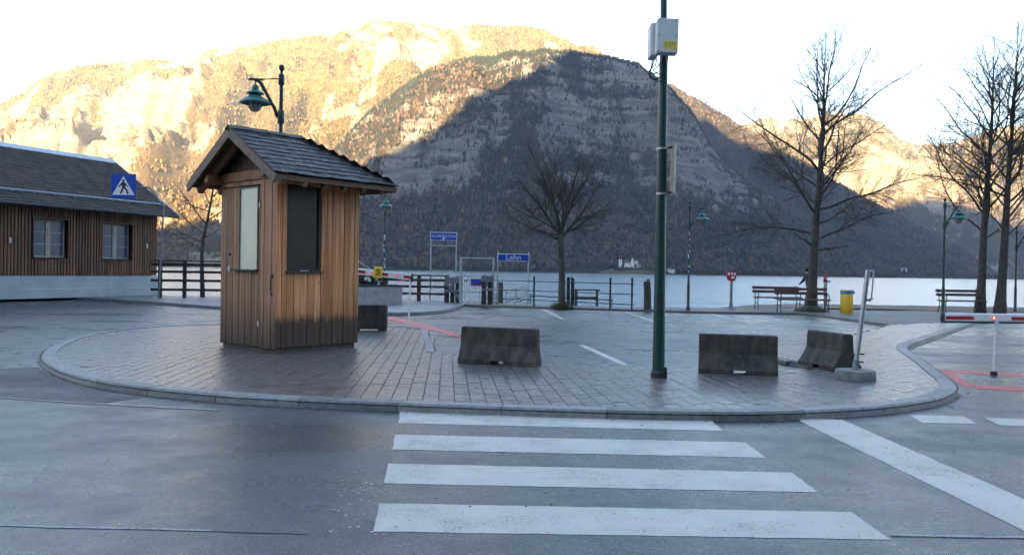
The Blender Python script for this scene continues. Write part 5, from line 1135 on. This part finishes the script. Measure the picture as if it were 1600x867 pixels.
# ================================================================== the walker behind the tree
def person():
    Y = 31.2; base = Vector((P3(1264, 480, Y).x, Y, .015)); s = .98
    V = [(0, 0, .93), (-.02, 0, 1.12), (-.06, 0, 1.34), (-.09, 0, 1.42), (-.11, 0, 1.50), (-.12, 0, 1.58),      # 0-5 pelvis .. head
         (.01, -.09, .88), (-.13, -.10, .50), (-.20, -.10, .10), (-.33, -.10, .05),                             # near leg, foot
         (.01, .09, .88), (.10, .10, .50), (.27, .10, .16), (.18, .10, .06),                                    # far leg
         (-.06, -.19, 1.36), (.07, -.25, 1.12), (-.06, -.24, .95), (-.10, -.24, .89),                           # near arm
         (-.06, .19, 1.36), (-.16, .24, 1.14), (-.30, .22, 1.02), (-.34, .22, .98)]
    E = [(0, 1), (1, 2), (2, 3), (3, 4), (4, 5), (0, 6), (6, 7), (7, 8), (8, 9), (0, 10), (10, 11), (11, 12), (12, 13), (2, 14), (14, 15), (15, 16), (16, 17), (2, 18), (18, 19), (19, 20), (20, 21)]
    rad = [.155, .15, .165, .07, .088, .095, .10, .068, .05, .04, .10, .068, .05, .04, .075, .055, .045, .035, .075, .055, .045, .035]
    me = bpy.data.meshes.new('person'); me.from_pydata([(x * s, y * s, z * s) for x, y, z in V], E, []); o = bpy.data.objects.new('tmp_person', me); col.objects.link(o)
    md = o.modifiers.new('skin', 'SKIN'); sv = me.skin_vertices[0].data
    for i, r_ in enumerate(rad): sv[i].radius = (r_ * s, r_ * s * (.8 if i in (1, 2) else 1))
    sv[0].use_root = True; o.modifiers.new('sub', 'SUBSURF').levels = 2; bpy.context.view_layer.update()
    m2 = bpy.data.meshes.new_from_object(o.evaluated_get(bpy.context.evaluated_depsgraph_get())); bpy.data.objects.remove(o)
    m2.materials.clear(); [m2.materials.append(MT[q]) for q in ('navy', 'trouser', 'skin', 'shoe')]
    for p in m2.polygons:
        c = p.center; p.use_smooth = True
        hand = (c.z < .94 * s and c.y < -.19) or (c.x < -.30 * s and c.z > .9)
        p.material_index = 2 if (c.z > 1.43 * s or hand) else 3 if c.z < .10 else 1 if c.z < .86 * s else 0
    pe = link('person', m2, None, None, Matrix.Translation(base)); tag(pe, 'person in dark jacket walking left behind the big lakeside tree', 'person')
    MB().lathe([(.0, .11), (.06, .095), (.095, .05), (.105, 0), (.10, -.05), (.09, -.08)], 14, Matrix.Translation((-.10 * s, 0, 1.585 * s))).build('hair', MT['hair'], pe, True)
    mb = MB(); mb.box((.13, 0, 1.16), (.15, .30, .40), None, .05); mb.build('rucksack', MT['navy'], pe, True)
    return pe
person()

# ================================================================== bare trees
class Tree:
    def __init__(s, seed): s.r = random.Random(seed); s.wood = MB(); s.tw = MB()
    def grow(s, p, d, L, r0, lvl, maxl, up=.25, wob=.12, nseg=None, kids=None, thin=.35, spread=48):
        n = nseg or max(3, int(L / (.28 if lvl < 2 else .16))); pts = [p.copy()]; d = d.normalized(); dirs = []
        for i in range(n):
            d = (d + Vector((s.r.gauss(0, wob), s.r.gauss(0, wob), s.r.gauss(0, wob) * .7)) * .6 + Vector((0, 0, up / n * 1.6))).normalized(); dirs.append(d.copy()); pts.append(pts[-1] + d * (L / n))
        rad = [r0 * (1 - (1 - thin) * (i / n)) for i in range(n + 1)]
        if lvl >= maxl: rad[-1] = r0 * .25
        (s.wood if r0 > .018 else s.tw).path(pts, rad, 9 if r0 > .06 else 6 if r0 > .018 else 3, cap=False)
        if lvl < maxl:
            k = kids[lvl] if kids else 5; k = max(2, int(k * L / (1.8 if lvl == 1 else .8 if lvl == 2 else 1.8)))
            for j in range(k):
                f = s.r.uniform(.22, .98); i = min(n - 1, int(f * n)); q = pts[i].lerp(pts[i + 1], f * n - i); base = dirs[i]
                side = base.orthogonal().normalized(); side.rotate(Matrix.Rotation(s.r.uniform(0, 6.283), 3, base)); a = R(s.r.gauss(spread, 9))
                nd = base * math.cos(a) + side * math.sin(a); ll = L * s.r.uniform(.28, .52) * (1.15 - .65 * f)
                if ll < .10: continue
                s.grow(q, nd, max(ll, .14), max(rad[i] * s.r.uniform(.36, .5), .0028), lvl + 1, maxl, up * .7, wob * 1.2, None, kids, .35, spread)
        return pts
    def finish(s, name, label, base, cat='tree', group='bare trees along the shore', foot=None):
        t = thing(name, label, cat, base, 0, group); s.wood.build('trunk', MT['bark'], t, True); s.tw.build('crown', MT['twig'], t)
        return t
def leader_tree(seed, label, base, H_, r0, lean, h0, spreadf, nl, wide, stub=None, r_top=.012):
    T = Tree(seed); r_ = T.r; n = 22; pts = []; rad = []
    for i in range(n + 1):
        f = i / n; pts.append(Vector((lean[0] * f + .05 * math.sin(f * 9 + seed) * f, lean[1] * f + .06 * math.sin(f * 7 + seed * 2) * f, H_ * f - (.1 if i == 0 else 0)))); rad.append(max(r_top, r0 * ((1 - f) ** 1.05 * .78 + .10 * (1 - f)) + (.35 * r0 * max(0, 1 - f * 14))))
    T.wood.path(pts, rad, 12, cap=False)
    for i in range(nl):
        f = h0 + (1 - h0) * ((i + r_.random()) / nl) ** 1.0 * .96; k = f * n; a = int(k); p = pts[a].lerp(pts[min(a + 1, n)], k - a); g_ = (f - h0) / (1 - h0)
        az = i * 2.399 + r_.uniform(-.5, .5); el = R(36 + 26 * g_ + r_.gauss(0, 9)); L = wide * (math.sin(math.pi * min(1, .30 + .70 * g_)) * .85 + .22) * r_.uniform(.75, 1.2)
        d = Vector((math.cos(az) * math.cos(el), math.sin(az) * math.cos(el), math.sin(el)))
        T.grow(p, d, L, min(rad[a] * .62, .010 + .0095 * L * r0 / .2), 1, 4, .06, .19, None, [0, 13, 9, 6], .22, 44)
    if stub:
        for z, d, L in stub: T.grow(Vector((lean[0] * z / H_, 0, z)), Vector(d), L, .05, 1, 3, .1, .12, None, [0, 3, 3], .2)
    return T.finish('bare_tree', label, base)
b = S(1267, 487, .06); Yt = b.y
leader_tree(3, 'big bare tree standing among the lakeside benches', b, P3(1295, 52, Yt).z - .06, .21, (.45, .1), .25, 1, 36, 3.4, [(2.3, (-1, -.3, .45), 1.0), (2.2, (1, -.3, .12), 1.15)])
MOUND = MB().lathe([(.62, -.02), (.55, .06), (.38, .13), (.28, .2), (0, .22)], 18); o = MOUND.build('root_mound', MT['moss'], None, True, Matrix.Translation(b)); tag(o, 'mossy earth mound round the foot of the big tree', 'mound')
b = S(1531, 489, .06); leader_tree(9, 'bare tree, left one of the pair behind the right barrier arm', b, P3(1548, 50, b.y).z - .06, .19, (.5, .2), .25, 1, 34, 3.2)
b = S(1562, 490, .06); leader_tree(14, 'bare tree, right one of the pair behind the right barrier arm', b, P3(1590, 35, b.y).z - .06, .20, (.5, 0), .26, 1, 34, 3.2)
# spreading small tree in the car park edge
b = S(877, 481, .06); T = Tree(21); Yt = b.y; fk = P3(876, 372, Yt) - b
T.wood.path([(0, 0, -.05), (.01, 0, .12), (.0, 0, fk.z * .5), fk, fk + Vector((0, 0, .12))], [.20, .135, .115, .115, .09], 12, cap=False)
for (tx, ty), dy, r_ in (((788, 318), .3, .055), ((815, 268), -.6, .062), ((868, 215), .2, .07), ((905, 255), .7, .062), ((950, 268), -.3, .06), ((935, 335), .8, .04), ((850, 300), 1.0, .045), ((890, 240), -1.0, .045), ((830, 350), -.9, .035), ((968, 312), .1, .045), ((880, 225), .6, .05), ((845, 245), -.2, .05), ((920, 230), -.5, .05), ((800, 290), .9, .04)):
    e = P3(tx, ty, Yt) - b + Vector((0, dy, 0)); st_ = fk + Vector((0, 0, T.r.uniform(-.12, .12))); T.grow(st_, (e - st_).normalized() - Vector((0, 0, .12)), (e - st_).length, r_, 1, 4, .06, .11, None, [0, 14, 8, 6], .18, 42)
T.finish('bare_tree', 'small spreading bare tree at the car park edge behind the concrete barrier', b)
tuft = MB(); rg = random.Random(8)
for i in range(420):
    a = rg.uniform(0, 6.28); r_ = rg.uniform(.05, .40) ; p = Vector((math.cos(a) * r_, math.sin(a) * r_, 0)); hh2 = rg.uniform(.10, .26) * (1.2 - r_); o_ = Vector((math.cos(a), math.sin(a), 0)) * rg.uniform(.05, .16); w = Vector((-math.sin(a), math.cos(a), 0)) * .012
    tuft.add([p - w, p + w, p + o_ + Vector((0, 0, hh2))], [(0, 1, 2)])
o = tuft.build('grass_tuft', MT['grass_tuft'], m=Matrix.Translation(b)); tag(o, 'straw-coloured grass tuft round the foot of the small tree', 'grass')
# young leaning tree by the wooden fence
b = S(309, 465, .09) + Vector((0, .5, 0)); T = Tree(33); Yt = b.y; tp = P3(337, 275, Yt) - b; P_ = [Vector((0, 0, -.05)), P3(316, 390, Yt) - b, P3(324, 345, Yt) - b, tp]
P_ = smooth_line(P_, .25); T.wood.path(P_, [.10 - .075 * i / (len(P_) - 1) for i in range(len(P_))], 10, cap=False)
for (sx, sy), (tx, ty), dy, r_ in (((318, 380), (262, 350), -.2, .03), ((320, 365), (252, 330), .3, .028), ((323, 350), (272, 285), -.4, .03), ((326, 330), (248, 305), .2, .026), ((324, 345), (385, 300), .2, .03), ((328, 320), (290, 262), .5, .026), ((330, 310), (375, 265), -.3, .026), ((319, 372), (365, 350), .1, .022), ((334, 290), (315, 245), .2, .02), ((334, 290), (352, 240), -.2, .02), ((316, 390), (262, 362), .3, .02)):
    a = P3(sx, sy, Yt) - b; e = P3(tx, ty, Yt) - b + Vector((0, dy, 0)); T.grow(a, (e - a).normalized() - Vector((0, 0, .05)), (e - a).length, r_, 1, 3, .16, .10, None, [0, 8, 5], .2, 40)
T.finish('bare_tree', 'young leaning bare tree behind the fence left of the kiosk', b)

# ================================================================== white manor and houses on the far shore
def shore(px, py): 
    h_ = mid.hit(px, py); return Vector((float(h_[0]), float(h_[1]), float(h_[2])))
MT['manor_wall'] = pm('white_render', (.52, .52, .50), (.44, .44, .43), .2, .9); MT['manor_roof'] = pm('dark_slate_roof', (.08, .075, .08), (.06, .055, .06), .3, .7); MT['manor_glass'] = pm('dark_window', (.03, .035, .045), None, 1, .3)
def block(t, x0, x1, y0, y1, z1, roof_h, nw, floors, hip=True, z0=-3.):
    MB().box(((x0 + x1) / 2, (y0 + y1) / 2, (z0 + z1) / 2), (x1 - x0, y1 - y0, z1 - z0)).build('wall', MT['manor_wall'], t)
    cx, cy_ = (x0 + x1) / 2, (y0 + y1) / 2; o_ = .4
    MB().add([(x0 - o_, y0 - o_, z1), (x1 + o_, y0 - o_, z1), (x1 + o_, y1 + o_, z1), (x0 - o_, y1 + o_, z1), (cx, cy_ - (0 if hip else (y1 - y0) / 2), z1 + roof_h), (cx, cy_ + (0 if hip else (y1 - y0) / 2), z1 + roof_h)], [(0, 1, 4), (1, 2, 5, 4), (2, 3, 5), (3, 0, 4, 5), (0, 3, 2, 1)]).build('roof', MT['manor_roof'], t)
    for f_ in range(floors):
        for i in range(nw):
            x = x0 + (x1 - x0) * (i + .5) / nw; z = z1 - 2. - f_ * 3.2; MB().box((x, y0 - .05, z), (min(1.1, (x1 - x0) / nw * .45), .14, 1.7)).build('window', MT['manor_glass'], t)
my = mid.hit(990, 421); m0 = Vector((float(my[0]), float(my[1]) - 25, 4.)); K_ = m0.y / F
manor = thing('manor_house', 'small white manor house with towers on the far lake shore', 'building', m0); X_ = lambda px: (px - 990) * K_; Zz = lambda py: (427 - py) * K_
hill = MB().lathe([(62, -8), (56, 0), (44, 4.5), (30, 7.5), (14, 8.6), (0, 8.8)], 28, Matrix.Translation((m0.x, m0.y + 22, 0)) @ Matrix.Diagonal((1, .5, 1, 1))).build('shore_knoll', MT['soil'], None, True); tag(hill, 'low knoll on the far shore under the white manor', None, None, 'structure')
manor.location = m0 + Vector((0, 18, 4.0)); Zz = lambda py: (419 - py) * K_
block(manor, X_(966), X_(970.5), 0, 6, Zz(405.5), 2.0, 1, 3); block(manor, X_(975), X_(984), 2, 10, Zz(411), 5.0, 3, 1, False); block(manor, X_(984.5), X_(990.5), -1, 9, Zz(409), 6, 2, 2); block(manor, X_(991), X_(996), 1, 9, Zz(407.5), 3., 1, 3, False)
block(manor, X_(997), X_(1003), 3, 9, Zz(414), 3.5, 2, 1, False); block(manor, X_(1005), X_(1010), 3, 9, Zz(414.5), 3.5, 1, 1, False)
MB().lathe([(1.6, -2), (1.6, Zz(406)), (2.0, Zz(406)), (0, Zz(402.5))], 12, Matrix.Translation((X_(987), -1.5, 0))).build('tower', MT['manor_wall'], manor, True)
rgm = random.Random(4); mb = MB()
for i in range(22):
    hh_ = rgm.uniform(4.5, 8.5); leaf_cloud(mb, (X_(958 + i * 2.9 + rgm.uniform(-1, 1)), rgm.uniform(2, 7), hh_ * .6 - 1), (hh_ * .32, hh_ * .32, hh_ * .42), 130, 1.1, rgm)
tag(mb.build('knoll_wood', MT['leaf'], m=Matrix.Translation(m0)), 'dark thicket on the far shore in front of the white manor', 'thicket', None, 'stuff')
cot = thing('shore_house', 'small white house at the water right of the manor on the far shore', 'building', m0 + Vector((X_(1045), 6, -2.4))); block(cot, -6.5, 6.5, 0, 8, 5.5, 3, 4, 1, False)
cot = thing('shore_house', 'tiny pale hut on the far shore at the right below the spur', 'building', Vector((-.0, 0, 0)))
h_ = spur.hit(1410, 425); cot.location = (float(h_[0]), float(h_[1]) - 10, max(2., float(h_[2]))); block(cot, -5, 5, 0, 7, 4.5, 3, 2, 1, False)

# ================================================================== the damp valley air
hz = MB().box((0, 1250, 597), (8400, 8000, 1210)).build('haze', None)
k = N('valley_haze'); k.t.nodes.remove(k.b); pv = k.n('VolumePrincipled', {'Color': (.80, .87, 1., 1), 'Density': HAZE, 'Anisotropy': .1}); k.t.links.new(pv.outputs[0], k.out.inputs['Volume']); hz.data.materials.append(k.m)
tag(hz, 'pale blue haze hanging in the valley', 'haze', None, 'stuff')
